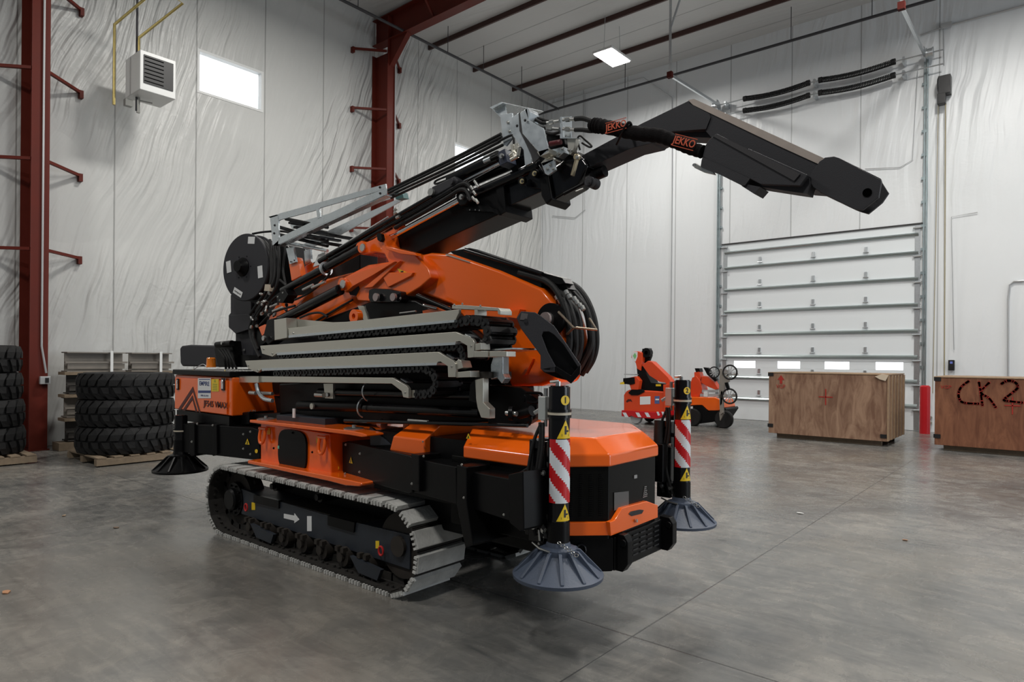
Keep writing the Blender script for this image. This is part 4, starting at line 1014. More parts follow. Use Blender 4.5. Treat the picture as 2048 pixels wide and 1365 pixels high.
# ---- rear storage box
BX0, BX1, BY, BZ0, BZ1 = -6.925, -5.752, 2.95, 1.065, 1.415
sb = MB().box(((BX0 + BX1) / 2, 3.5, (BZ0 + BZ1) / 2), (BX1 - BX0, 1.1, BZ1 - BZ0)).build('storage_box', M_OR, CR, bevel=0.012)
MB().box(((BX0 + BX1) / 2 - 0.02, BY - 0.006, (BZ0 + BZ1) / 2 - 0.012), (BX1 - BX0 - 0.10, 0.014, BZ1 - BZ0 - 0.04)).build('box_door', M_OR, sb, bevel=0.006)
MB().box(((BX0 + BX1) / 2, 3.45, BZ1 + 0.028), (BX1 - BX0 + 0.01, 1.05, 0.05)).build('box_lid', M_SATIN, sb, bevel=0.01)
stt = MB()
for i in range(26):
    for j in range(6): 
        c = Vector((BX0 + 0.5 + i * 0.026, 2.99 + j * 0.055, BZ1 + 0.053)); stt.cyl(c, c + Vector((0, 0, 0.006)), 0.008, 0.005, n=6)
stt.build('tread_studs', M_STEELB, sb)
MB().box(((BX0 + BX1) / 2, BY + 0.3, 1.01), (BX1 - BX0 - 0.1, 0.6, 0.10)).build('box_support', M_SATIN, sb)
FY = BY - 0.0145
def onbox(px, py): return at_y(px, py, FY)
chv = MB()
for pts in (((356, 819.5), (386, 773.5), (401.5, 826), (398, 825), (386, 784), (361.5, 820.5)), ((365, 821.5), (385, 791), (395, 824.5), (391.5, 824), (385, 800), (370.5, 822))):
    chv.prism([onbox(*p) for p in pts], (0, -0.0015, 0))
chv.build('chevron_decal', M_DEC, sb, smooth=False)
sticker('logo_sticker', M_STW, 409, 777, 26, 40, FY, parent=sb)
P = onbox(409, 768); ls = text('sticker_lettering', 'EMPIRE', 0.056, P + Vector((0, -0.003, 0)), rx, uz, mat('ink_blue', (0.03, 0.05, 0.18), 0.4), sb, 0.0004, bold=0.0012, sx=1.15)
sticker('sticker_bar', mat('ink_blue', (0.03, 0.05, 0.18), 0.4), 409, 784, 25, 5, FY - 0.002, parent=sb, th=0.001); sticker('sticker_bar', mat('ink_blue', (0.03, 0.05, 0.18), 0.4), 409, 759.5, 22, 1.4, FY - 0.002, parent=sb, th=0.001)
P = onbox(409, 792); text('sticker_lettering', '1-800-542-7979', 0.026, P + Vector((0, -0.003, 0)), rx, uz, mat('ink_blue', (0.03, 0.05, 0.18), 0.4), sb, 0.0004)
ys_ = sticker('yellow_notice', M_YEL, 430.5, 771, 14.5, 25, FY, parent=sb)
P = onbox(430.5, 762); MB().prism([P + Vector((-0.016, -0.003, -0.012)), P + Vector((0.016, -0.003, -0.012)), P + Vector((0, -0.003, 0.018))], (0, -0.001, 0)).build('notice_mark', mat('mark_green2', (0.3, 0.35, 0.05), 0.5), sb)
for k in range(4): P = onbox(430.5, 769 + k * 3.6); MB().box(P + Vector((0, -0.003, 0)), (0.085, 0.001, 0.006)).build('notice_line', mat('mark_green2', (0.3, 0.35, 0.05), 0.5), sb)
for px, w in ((357, 4.5), (447.5, 6.5)):
    P = onbox(px, 769); lt = MB(); lt.box(P - Vector((0, 0.006, 0)), (rpx(P, w * 1.7), 0.012, 0.115)); lo = lt.build('latch', M_INK, sb, bevel=0.004)
    lt = MB(); lt.box(P - Vector((0, 0.014, 0.0)), (rpx(P, w * 1.2), 0.006, 0.085)); lt.cyl(P - Vector((0, 0.014, -0.02)), P - Vector((0, 0.02, -0.02)), 0.016, n=14); lt.build('latch_plate', M_CHROME, sb, bevel=0.002)
P = onbox(431, 810)
ux = (onbox(455, 813.5) - onbox(408, 808)).normalized()
text('model_lettering', 'JF545 VMAX', 0.078, P + Vector((0, -0.002, 0)), rx, uz, M_DEC, sb, 0.0006, bold=0.0016, sx=1.12)
ptri(386.5, 743, 4, BY - 0.012, parent=sb); ptri(450, 744, 4, BY - 0.012, parent=sb)
# beacon and things behind the box
b = MB(); P = at_y(422, 735, 3.25); b.lathe([(0.0, 0), (0.050, 0.0), (0.048, 0.012), (0.046, 0.015), (0.043, 0.09), (0.036, 0.10), (0.0, 0.102)], P, (0, 0, 1), n=24); b.build('beacon', M_AMB, CR)
P2 = at_y(414, 735, 3.3); MB().tube([P2, P2 + Vector((-0.1, 0, 0.03)), P2 + Vector((-0.28, 0, -0.02)), P2 + Vector((-0.36, 0.02, -0.03))], 0.005, n=6, sm=5).build('beacon_cable', M_GREY, CR)
part('counterweight', M_JIB, [(359, 697), (363, 692), (380, 690), (466, 693), (470, 735), (364, 733), (360, 727)], 3.55, 0.45, bevel=0.02)
MB().box((-6.6, 3.75, 1.56), (0.9, 0.4, 0.12)).build('counterweight_mount', M_SATIN, CR)
dv = part('winch_motor', M_SATIN, [(430, 690), (436, 684), (464, 682), (466, 700), (470, 735), (436, 735), (431, 715), (428, 700)], 3.5, 0.25, bevel=0.01)
rod('motor_cylinder', M_SATIN, (434, 690), (464, 687), 3.45, 6, parent=dv); disc('motor_cap', M_STEELB, 446, 687, 3.42, 3, parent=dv)
for k in range(4): hose('cable', M_RUB, [(438 + 6 * k, 700, 3.45), (448 + 5 * k, 715, 3.4), (452 + 7 * k, 738, 3.42)], 2.2, parent=dv)

# ---- support column under the reel
tw = part('support_column', M_JIB, [(461, 590), (502, 590), (502, 626), (508, 634), (508, 655), (506, 716), (471, 712), (471, 668), (457, 655), (457, 631), (461, 626)], 3.60, 0.26, bevel=0.006)
part('column_bracket', M_JIB, [(457, 631), (506, 627), (508, 636), (508, 656), (471, 668), (457, 655)], 3.54, 0.05, parent=tw, bevel=0.006)
bolt(488.5, 701, 3.59, 3, parent=tw)
# ---- hose reel
RA = -10; c = at_y(489.5, 535, 3.4, RA, x0=-6.3); n = nrm(RA)
rl = MB(); rl.lathe([(0.0, 0.0), (0.335, 0.0), (0.342, 0.006), (0.342, 0.02), (0.30, 0.025), (0.30, 0.12), (0.342, 0.125), (0.342, 0.145), (0.0, 0.15)], c, n, n=72)
reel = rl.build('hose_reel', M_JIB, CR)
rh = MB(); ch_ = c - n * 0.0 + Vector((-0.03, 0, 0.005)); rh.lathe([(0.095, 0.0), (0.095, -0.015), (0.06, -0.06), (0.055, -0.075), (0.0, -0.075)], ch_, n, n=32)
for k in range(6):
    t = k * PI / 3; q = ch_ + Vector((n.y, -n.x, 0)) * 0.12 * math.cos(t) + uz * 0.12 * math.sin(t); rh.cyl(q, q - n * 0.008, 0.007, n=6)
rh.build('reel_hub', M_SATIN, reel)
ex = Vector((n.y, -n.x, 0))
for (dx, dz, w, h, rot) in ((0.10, 0.265, 0.10, 0.07, -0.1), (-0.245, 0.02, 0.07, 0.12, 0.15), (0.235, -0.06, 0.07, 0.12, 0.1), (-0.10, -0.25, 0.14, 0.06, -0.45)):
    q = c + ex * dx + uz * dz - n * 0.003; u_ = ex * math.cos(rot) + uz * math.sin(rot); v_ = -ex * math.sin(rot) + uz * math.cos(rot)
    MB().box(q, (w, 0.002, h), (u_, n, v_)).build('reel_sticker', M_STW, reel, smooth=False)
q = c + ex * -0.10 + uz * -0.25 - n * 0.005; text('sticker_lettering', 'wamponi', 0.03, q, ex * math.cos(0.45) - uz * math.sin(0.45), uz * math.cos(0.45) + ex * math.sin(0.45), M_INK, reel, 0.0004)
for k in range(3): MB().ring(c + n * (0.03 + 0.03 * k), c + n * (0.055 + 0.03 * k), 0.325, 0.29, n=48).build('hose_winding', M_RUB, reel)
hose('reel_hose', M_RUB, [(505, 468, 3.5), (530, 464, 3.55), (565, 463, 3.6), (600, 470, 3.6)], 2.2)

# ---- nickel guide rails and cable chains on the near side
RY, AA = 2.99, 3
def rail(outline, y, lip=None, holes=()):
    r = S(MB(), outline, y, 0.022, AA).build('guide_rail', M_NICK, CR, bevel=0.003)
    if lip: part('rail_lip', M_ZINC, lip, y - 0.012, 0.14, AA, parent=r)
    for (px, py) in holes: bolt(px, py, y, 2.3, parent=r, a=AA)
    return r
r1 = rail([(576, 657), (918, 619), (917, 627), (909, 643), (577, 673)], RY + 0.03, [(577, 671), (909, 640), (908, 645), (577, 676)], ((587, 667),))
r2 = rail([(520, 692), (911, 664), (945, 678), (949, 685), (948, 715), (935, 716), (934, 692), (919, 683), (911, 684), (911, 687), (553, 708), (545, 714), (524, 708)], RY + 0.01, [(553, 706), (911, 685), (910, 690), (554, 711)], ((527, 699), (545, 708), (942, 693)))
r3 = rail([(490, 722), (876, 704), (907, 722), (911, 728), (911, 755), (896, 755), (895, 733), (881, 724), (875, 724), (874, 728), (523, 739), (515, 746), (496, 738)], RY - 0.01, [(523, 737), (874, 726), (873, 731), (524, 742)], ((497, 732), (516, 741), (903, 734)))
r4 = rail([(517, 753), (785, 756), (813, 772), (817, 778), (817, 797), (806, 795), (803, 783), (783, 768), (517, 765)], RY - 0.03, None, ((810, 786),))
part('rail_end', M_NICK, [(472, 753), (517, 753), (517, 766), (472, 765)], RY - 0.045, 0.05, AA, parent=r4)
part('rail_bracket', M_NICK, [(548, 640), (572, 636), (574, 676), (549, 681)], RY + 0.02, 0.10, AA, parent=r1, bevel=0.003)
part('rail_backplate', M_NICK, [(572, 637), (665, 645), (725, 643), (620, 655), (576, 657)], RY + 0.12, 0.02, AA, parent=r1)
for (pts, pr) in (([(948, 703), (976, 703), (976, 715), (948, 715)], r2), ([(979, 703), (1013, 703), (1013, 714), (979, 714)], r2), ([(912, 745), (940, 742), (941, 755), (912, 756)], r3), ([(950, 688), (961, 686), (962, 700), (950, 702)], r2), ([(911, 724), (916, 719), (922, 722), (926, 736), (912, 740)], r3), ([(819, 781), (829, 781), (829, 796), (819, 796)], r4)):
    part('end_bracket', M_NICK, pts, RY + 0.0, 0.08, AA, parent=pr, bevel=0.003)
for (px0, py0, px1, py1, pr) in ((930, 668, 942, 674, r2), (893, 708, 905, 716, r3), (801, 757, 812, 764, r4)):
    part('clamp_strip', M_ZINC, [(px0, py0), (px1, py1), (px1, py1 + 2.5), (px0, py0 + 2.5)], RY + 0.03, 0.06, AA, parent=pr)
def cchain(path, y, depth, r, step, nm='cable_chain'):
    """energy chain: oval link plates on the near side, cross bars running back"""
    P = smooth([at_y(px, py, y, AA) for px, py in path], 10); mb = MB(); acc = 0; last = None; R = rpx(P[0], r); st = rpx(P[0], step); nn = nrm(AA)
    body = MB(); pts = []
    for k in range(len(P) - 1):
        L = (P[k + 1] - P[k]).length
        while acc <= L:
            pts.append(P[k].lerp(P[k + 1], acc / L if L else 0)); acc += st
        acc -= L
    for k, q in enumerate(pts):
        t = (pts[min(k + 1, len(pts) - 1)] - pts[max(k - 1, 0)]).normalized(); u = nn.cross(t).normalized()
        o_ = [q + t * (st * 0.62 * math.cos(w)) + u * (R * math.sin(w)) for w in [j * PI / 6 for j in range(12)]]
        mb.prism([p - nn * (0.006 if k % 2 else 0.0) for p in o_], nn * 0.012)
        mb.prism([p + nn * depth for p in o_], nn * 0.012)
        mb.cyl(q - nn * 0.012, q, R * 0.4, n=10)
        for s in (-1, 1): mb.box(q + u * s * R * 0.85 + nn * (depth / 2), (st * 0.55, depth, R * 0.22), (t, nn, u))
        mb.box(q + nn * (depth / 2), (st * 0.9, depth - 0.03, R * 1.1), (t, nn, u))
    return mb.build(nm, M_CHN, CR, smooth=False)
cchain([(640, 672), (700, 667), (800, 658), (900, 648), (927, 642), (945, 641), (957, 642), (969, 649), (975, 663), (973, 678), (964, 692)], RY + 0.05, 0.22, 8.5, 13)
cchain([(945, 641), (957, 642), (969, 649), (975, 663), (973, 678), (964, 692)], RY + 0.30, 0.15, 9.5, 13)
cchain([(560, 713), (650, 708), (760, 701), (900, 694), (915, 694), (924, 702), (925, 712), (918, 722)], RY + 0.04, 0.20, 6.5, 11)
cchain([(550, 748), (650, 744), (760, 740), (835, 737), (852, 739), (867, 750), (871, 765), (867, 780), (855, 788), (832, 789)], RY + 0.01, 0.20, 7, 10.5)
tp = part('chain_support_plate', M_NICK, [(904, 611), (921, 610), (997, 616), (1001, 622), (1001, 630), (996, 629), (995, 622), (904, 618)], RY + 0.08, 0.10, AA, bevel=0.002)
for (px, py) in ((909, 610), (925, 608), (961, 612)): bolt(px, py, RY + 0.08, 2.2, parent=tp, a=AA)
part('plate_web', M_NICK, [(949, 618), (955, 618), (955, 634), (949, 634)], RY + 0.08, 0.08, AA, parent=tp)
part('chain_floor_plate', M_ZINC, [(962, 700), (1025, 696), (1025, 699), (962, 704)], RY + 0.1, 0.3, AA, parent=tp)
# posts holding the rails
part('rail_post', M_ZINC, [(986, 714), (1005, 713), (1005, 748), (1010, 757), (1003, 768), (993, 756), (981, 760), (981, 730)], RY + 0.12, 0.06, AA, bevel=0.006)
part('rail_post', M_NICK, [(950, 760), (966, 757), (966, 805), (979, 818), (979, 838), (962, 836), (955, 817), (952, 800)], RY + 0.06, 0.05, AA, bevel=0.003)
part('rail_post', M_SATIN, [(940, 770), (952, 757), (952, 806), (938, 802)], RY + 0.1, 0.06, AA)
part('rail_crossbar', M_DIRT, [(950, 744), (978, 744), (978, 757), (950, 757)], RY + 0.08, 0.2, AA)

# ---- dark machinery under the rails
bd = part('lower_boom', M_SATIN, [(556, 768), (700, 760), (960, 764), (985, 775), (985, 845), (690, 850), (560, 838)], 3.2, 0.45, bevel=0.02)
part('boom_foot_plate', M_SATIN, [(975, 770), (1040, 775), (1055, 785), (1075, 800), (1070, 838), (1050, 850), (975, 850)], 3.12, 0.08, bevel=0.01)
part('slew_housing', M_SATIN, [(530, 655), (640, 640), (760, 596), (830, 600), (935, 655), (990, 700), (1010, 775), (545, 790)], 3.33, 0.55, bevel=0.02)
rod('extension_cylinder', M_SATIN, (600, 812), (730, 814), 3.10, 10, r2=10.5); rod('extension_cylinder', M_GLOSS, (730, 816), (962, 826), 3.10, 9, r2=11)
rod('extension_cylinder', M_GLOSS, (640, 785), (950, 792), 3.12, 8, r2=9); rod('guide_tube', M_GLOSS, (690, 842), (1055, 852), 3.0, 4)
for (px, py) in ((731, 816), (741, 783)):
    P = at_y(px, py, 3.10); MB().tube([P + Vector((0, -0.075 * math.cos(t), 0.075 * math.sin(t))) for t in [-1.2 + k * 0.24 for k in range(11)]], 0.006, n=6).build('hose_clamp', M_ZINC, CR)
disc('cylinder_cap', M_NICK, 626, 813, 3.05, 6, 0.015)
part('valve_bracket', M_NICK, [(647, 768), (666, 768), (666, 798), (650, 797)], 3.08, 0.02); disc('valve_knob', M_STEELB, 658, 790, 3.06, 4)
rod('valve_spool', M_STEELB, (632, 790), (648, 791), 3.05, 5)
rod('grease_fitting', M_STEELB, (817, 841), (856, 844), 3.0, 3)
MB().box(at_y(588, 827, 3.0), (0.03, 0.01, 0.075)).build('spirit_level', M_STW, CR)
hk = MB(); 
for (px, py, y) in ((1018, 827, 3.0), (1050, 797, 3.15)):
    P = at_y(px, py, y); MB().cyl(P, P + Vector((0.02, 0.012, 0)), rpx(P, 14), n=30).build('round_reflector', M_SATIN, CR)
    MB().cyl(P - Vector((0.02, 0, 0)), P + Vector((0.06, 0, 0)), rpx(P, 5), n=12).build('reflector_mount', M_STEELB, CR)
rod('work_lamp', M_SATIN, (1038, 830), (1064, 822), 3.05, 9, r2=11)
hose('bent_tube', M_SATIN, [(1030, 846, 3.05), (1055, 850, 3.05), (1061, 845, 3.05), (1062, 836, 3.05), (1055, 832, 3.05)], 3)
hose('bent_tube', M_SATIN, [(1052, 786, 3.1), (1078, 787, 3.1), (1084, 792, 3.1), (1080, 803, 3.1), (1068, 806, 3.1), (1056, 804, 3.1)], 3)
hose('bent_rod', M_ZINC, [(513, 768, 3.0), (517, 785, 3.0), (528, 798, 3.0), (545, 802, 3.0)], 4)
rod('hose_fitting', M_STEELB, (500, 786), (512, 787), 3.0, 4); rod('hose_fitting', M_STEELB, (522, 787), (545, 788), 3.05, 3.5)
part('orange_stay', M_OR, [(535, 800), (552, 796), (566, 832), (545, 840)], 3.3, 0.1)
part('red_bracket', M_OR, [(560, 800), (600, 798), (600, 835), (575, 838)], 3.4, 0.1)
part('black_stay', M_SATIN, [(548, 793), (566, 800), (575, 838), (556, 838)], 3.22, 0.08)
part('bearing_block', M_SATIN, [(480, 826), (497, 824), (498, 850), (481, 852)], 3.05, 0.3, bevel=0.01)
part('bearing_plate', M_SATIN, [(497, 828), (560, 826), (560, 840), (499, 841)], 3.1, 0.3, bevel=0.01)
for k, px in enumerate((502, 507, 511)): bolt(px, 822, 3.1, 2)
rod('pivot_roller', M_PINK, (760, 846), (768, 850), 3.15, 9)
part('red_panel', M_OR, [(806, 845), (816, 845), (818, 875), (806, 880)], 3.2, 0.05)
# ---- main boom: wide orange box with a rounded nose
MBY, MBT = 3.40, 0.30
mbm = part('main_boom', M_OR, [(560, 640), (640, 560), (700, 545), (860, 505), (905, 508), (1000, 541), (1083, 577), (1108, 608), (1122, 650), (1128, 690), (1124, 730), (1105, 765), (1081, 773), (1010, 773), (1000, 740), (985, 690), (930, 640), (902, 610), (822, 580), (760, 600), (640, 660)], MBY, MBT, bevel=0.025)
# raised fold on the side plate
g = MB(); 
fold = [(992, 566), (1000, 590), (997, 606), (1045, 625), (1060, 640), (1036, 628), (985, 612), (972, 600)]
part('edge_rib', M_OR, [(1042, 753), (1063, 716), (1066, 718), (1050, 750)], MBY - 0.02, 0.03, parent=mbm)
part('corner_plate', M_OR, [(1000, 626), (1040, 619), (1033, 637), (1003, 632)], MBY - 0.06, 0.06, parent=mbm)
part('lug', M_OR, [(829, 541), (833, 537), (839, 536), (843, 540), (843, 552), (838, 560), (832, 559), (829, 552)], MBY - 0.05, 0.02, parent=mbm, bevel=0.002)
disc('lug_hole', M_INK, 834.5, 551, MBY - 0.052, 2, 0.001, parent=mbm)
pd = at_y(1105, 640, MBY); b = MB(); b.cyl(pd - Vector((0, 0.03, 0)), pd, rpx(pd, 33), n=40); pin_plate = b.build('pivot_plate', M_SATIN, mbm)
disc('pivot_pin', M_PINK, 1093, 638, MBY - 0.09, 13, 0.02, parent=pin_plate); disc('pivot_ring', M_STEELB, 1096, 640, MBY - 0.03, 15, 0.03, parent=pin_plate)
# black channel along the top and hoses round the nose
part('hose_channel', M_SATIN, [(899, 503), (938, 496), (1010, 520), (1090, 547), (1124, 556), (1131, 567), (1120, 570), (1083, 563), (1083, 576), (1000, 541), (905, 508)], MBY + 0.02, 0.10, parent=mbm, bevel=0.004)
rod('top_tube', M_GLOSS, (930, 500), (1085, 548), MBY - 0.0, 4, parent=mbm)
part('highlight_edge', M_NICK, [(890, 510), (893, 508), (940, 524), (940, 526)], MBY - 0.006, 0.004, parent=mbm)
part('channel_end', M_SATIN, [(1088, 548), (1124, 556), (1135, 578), (1128, 580), (1118, 572), (1086, 562)], MBY + 0.05, 0.10, parent=mbm)
hp_ = [(1035, 549), (1075, 560), (1096, 570), (1113, 590), (1126, 618), (1134, 650), (1136, 690), (1129, 722), (1114, 748)]
for k in range(8):
    dy = 0.042 * k; off = random.uniform(-1.2, 1.2)
    P = [at_y(px + off, py + off, MBY) + Vector((0.012 * math.sin(k * 2.1), dy + 0.02, 0.01 * math.cos(k * 1.7))) for px, py in hp_]
    P = [p + (Vector((0.03, 0, 0.01)) if i in (4, 5, 6) and k in (2, 4, 5) else Vector()) for i, p in enumerate(P)]
    MB().tube(P, 0.022, n=9, sm=6).build('hydraulic_hose', M_RUB, mbm)
for (px, py) in ((1113, 592), (1119, 599), (1125, 606), (1131, 582), (1137, 590), (1147, 595), (1152, 602), (1158, 608), (1163, 613)):
    P = at_y(px, py, MBY + 0.02 + 0.0); d = Vector((0.5, 0, -0.85)).normalized()
    MB().cyl(P, P + d * 0.028, 0.016, n=8).build('hose_fitting', M_STEELB, mbm)
part('hose_guard', M_SATIN, [(1128, 616), (1165, 612), (1185, 630), (1193, 645), (1192, 664), (1180, 680), (1178, 640), (1150, 622)], MBY + 0.02, 0.02, parent=mbm) if False else None
gl = [at_y(1117, 624, MBY - 0.03), at_y(1147, 656, MBY - 0.04), at_y(1147, 656, MBY - 0.04) + Vector((0.02, 0.0, 0)), at_y(1193, 660, MBY + 0.02), at_y(1179, 638, MBY + 0.1)]
MB().tube(gl, 0.008, n=8).build('guard_rod', mat('bronze_rod', (0.42, 0.34, 0.26), 0.3, 0.8), mbm)
MB().tube([at_y(1147, 656, MBY - 0.04), at_y(1134, 669, MBY)], 0.008, n=8).build('guard_rod', mat('bronze_rod', (0.42, 0.34, 0.26), 0.3, 0.8), mbm)

# ---- black arm with the cut-out
CA, CY = -32, 2.93
def cpt(pts, extra=0.0): return [at_y(px, py, CY, CA, -2.6) + nrm(CA) * extra for px, py in pts]
lit = [(1033, 636), (1042, 623), (1070, 625), (1083, 633), (1108, 652), (1161, 730), (1156, 735), (1127, 690), (1108, 670), (1098, 664), (1086, 664), (1083, 672), (1095, 704), (1111, 733), (1111, 745), (1089, 745), (1081, 738), (1081, 711), (1042, 658)]
arm = MB(); arm.prism(cpt(lit), nrm(CA) * 0.035)
ao = arm.build('folding_arm', M_JIB, CR, bevel=0.004)
inner = MB(); inner.prism(cpt([(1035, 640), (1045, 626), (1070, 628), (1104, 652), (1158, 733), (1158, 748), (1140, 764), (1112, 757), (1084, 745), (1082, 712), (1044, 660)], 0.07), nrm(CA) * 0.10)
inner.build('arm_web', M_SATIN, ao, bevel=0.006)
low = MB(); low.prism(cpt([(1083, 739), (1111, 744), (1142, 768), (1160, 748), (1161, 731), (1156, 735), (1142, 752), (1112, 733), (1084, 738)]), nrm(CA) * 0.10); low.build('arm_lip', M_SATIN, ao, bevel=0.004)
for k in range(4):
    P = cpt([(1118 + 7 * k, 741 - 1.5 * k), (1128 + 7 * k, 755 - 3 * k)], 0.05); MB().bar(P[0], P[1], 0.012, 0.02).build('arm_rib', M_SATIN, ao)
MB().prism(cpt([(1040, 640), (1043, 626), (1056, 628), (1054, 641)], -0.004), nrm(CA) * 0.006).build('arm_pad', mat('pad_grey', (0.10, 0.09, 0.09), 0.5), ao)
bb = cpt([(1052, 642)], -0.006)[0]; MB().cyl(bb, bb - nrm(CA) * 0.006, 0.012, n=12).build('bolt', M_INK, ao)

# ---- orange knuckle with the two cylinder eyes
KY = 3.32
kn = part('knuckle', M_OR, [(709, 496), (713, 486), (722, 481), (732, 484), (746, 478), (752, 474), (758, 466), (768, 468), (772, 492), (800, 499), (831, 510), (845, 525), (856, 536), (862, 556), (840, 575), (800, 600), (745, 604), (715, 602), (708, 585), (700, 580), (691, 586), (682, 580), (678, 566), (678, 560), (700, 548), (735, 530), (776, 524), (768, 508), (750, 505), (736, 508), (725, 510), (714, 508)], KY, 0.60, bevel=0.012)
part('rib', M_OR, [(679, 560), (700, 551), (740, 537), (786, 524), (790, 523), (745, 551), (705, 573), (693, 583), (685, 576)], KY - 0.05, 0.06, parent=kn, bevel=0.006)
part('rib', M_OR, [(726, 577), (786, 526), (800, 522), (744, 575)], KY - 0.03, 0.05, parent=kn, bevel=0.006)
part('rib', M_OR, [(770, 492), (830, 506), (834, 512), (800, 508), (772, 499)], KY - 0.05, 0.06, parent=kn, bevel=0.005)
part('rib', M_OR, [(760, 545), (826, 545), (822, 552), (790, 568), (776, 575)], KY - 0.02, 0.03, parent=kn, bevel=0.005)
part('dark_opening', M_INK, [(702, 572), (716, 569), (719, 578), (712, 592), (700, 590), (697, 583)], KY - 0.004, 0.003, parent=kn)
for (px, py, r) in ((726.5, 495.5, 7.5), (687, 569, 8.5)):
    disc('eye_boss', M_OR, px, py, KY - 0.05, r * 1.5, 0.02, parent=kn); disc('cylinder_pin', M_STEELB, px, py, KY - 0.075, r, 0.012, parent=kn)
t_ = MB(); P = [at_y(px, py, KY) for px, py in ((795, 537), (816, 546), (802, 551))]; t_.prism([p - Vector((0, 0.0, 0)) for p in P], (0, -0.003, 0)); t_.build('warning_sticker', M_YEL, kn, smooth=False)
q = at_y(804, 544, KY - 0.005); MB().box(q, (0.03, 0.001, 0.012)).build('pictogram', M_INK, kn)
blk = part('pin_block', M_GLOSS, [(737, 580), (745, 577), (775, 578), (800, 583), (802, 600), (798, 606), (740, 606), (736, 596)], KY - 0.06, 0.2, bevel=0.01)
for px in (754.5, 789): disc('pin_face', M_PINK, px, 595, KY - 0.08, 8, 0.02, parent=blk)
bolt(801, 597, KY - 0.06, 2.5, parent=blk)
part('clevis_top', M_SATIN, [(753, 470), (756, 466), (762, 468), (764, 478), (760, 484), (755, 480)], KY - 0.03, 0.03, parent=kn)
part('lock_lever', M_OR, [(768, 468), (786, 458), (784, 452), (796, 448), (802, 448), (808, 452), (800, 454), (790, 466), (772, 472)], KY + 0.05, 0.03, parent=kn)
# supports under the knuckle
part('support_plate', M_NICK, [(715, 612), (727, 612), (736, 640), (727, 640)], KY, 0.05)
rod('accumulator', M_SATIN, (741, 612), (747, 638), KY + 0.05, 9)
rg = at_y(707, 633, 3.15); MB().ring(rg, rg + Vector((0, 0.05, 0)), 0.055, 0.022).build('lifting_eye', M_OR, CR)
rod('grease_hose', M_STEELB, (800, 627), (832, 623), 3.2, 2); rod('hose_fitting', M_STEELB, (848, 611), (875, 618), 3.3, 3.5); rod('link_rod', M_SATIN, (835, 592), (905, 622), 3.25, 5); part('red_link', M_OR, [(845, 622), (890, 612), (892, 622), (846, 628)], 3.3, 0.05)

# ---- lift cylinders at the back
rod('lift_cylinder', M_GLOSS, (566, 582), (722, 498), 3.30, 7.5, r2=9); rod('lift_cylinder', M_GLOSS, (560, 642), (680, 580), 3.24, 10, r2=11)
rod('lower_rod', M_SATIN, (628, 645), (705, 600), 3.2, 2.2); rod('lower_bar', M_OR, (640, 640), (700, 604), 3.3, 4)
P = at_y(652, 538, 3.30); d = (at_y(722, 498, 3.3) - at_y(566, 582, 3.3)).normalized(); MB().ring(P - d * 0.008, P + d * 0.008, 0.062, 0.045).build('hose_clamp', M_ZINC, CR)
part('base_fork', M_OR, [(562, 596), (640, 585), (705, 560), (740, 575), (700, 600), (640, 612), (600, 640), (565, 645), (540, 665), (528, 660), (545, 620)], 3.45, 0.3, bevel=0.01)
part('rear_tower', M_SATIN, [(534, 480), (575, 492), (600, 540), (660, 505), (720, 490), (720, 560), (600, 620), (540, 680), (512, 700), (508, 600), (535, 560)], 3.62, 0.2, bevel=0.01)
part('orange_stay', M_OR, [(577, 522), (594, 515), (602, 552), (583, 562)], 3.40, 0.06, bevel=0.003); part('orange_stay', M_OR, [(610, 532), (624, 526), (628, 541), (606, 552)], 3.52, 0.06, bevel=0.003)
part('stay_bracket', M_ZINC, [(572, 497), (586, 494), (592, 524), (579, 529)], 3.38, 0.02); part('stay_bracket', M_ZINC, [(608, 502), (620, 498), (622, 524), (610, 530)], 3.50, 0.02)
for (px, py) in ((582, 524), (589, 521)): bolt(px, py, 3.375, 1.6, m=M_INK)
part('white_plate', M_WHITE, [(626, 534), (636, 510), (650, 504), (652, 526)], 3.45, 0.03)
part('tan_block', mat('tan_plastic', (0.5, 0.43, 0.34), 0.5), [(528, 582), (530, 569), (537, 569), (539, 583)], 3.35, 0.05)
part('orange_block', M_OR, [(517, 655), (530, 649), (540, 655), (540, 662), (528, 668), (524, 672)], 3.15, 0.08)
# hydraulic hoses and fittings crowding the boom foot
random.seed(11)
for k, pts in enumerate((
    [(548, 478, 3.5), (550, 520, 3.45), (548, 560, 3.4), (530, 600, 3.35), (505, 640, 3.3), (500, 665, 3.3), (510, 695, 3.25), (520, 715, 3.2)],
    [(556, 482, 3.5), (558, 530, 3.45), (552, 575, 3.4), (528, 610, 3.35), (508, 645, 3.3), (506, 670, 3.3), (516, 700, 3.25)],
    [(540, 480, 3.5), (543, 530, 3.45), (540, 570, 3.4), (520, 600, 3.35), (500, 630, 3.32)],
    [(534, 620, 3.3), (545, 600, 3.3), (560, 590, 3.3), (575, 590, 3.3)],
    [(520, 650, 3.3), (540, 630, 3.25), (560, 620, 3.22), (590, 612, 3.2)],
    [(600, 636, 3.18), (620, 628, 3.18), (640, 626, 3.18), (655, 634, 3.18)],
    [(560, 560, 3.38), (575, 575, 3.36), (580, 590, 3.34), (566, 604, 3.3)],
    [(590, 600, 3.25), (620, 585, 3.25), (650, 560, 3.25), (660, 545, 3.25)],
    [(566, 475, 3.5), (570, 500, 3.48), (566, 540, 3.45), (572, 570, 3.42)])):
    hose('hydraulic_hose', M_RUB, pts, 3.0 if k < 3 else 2.2)
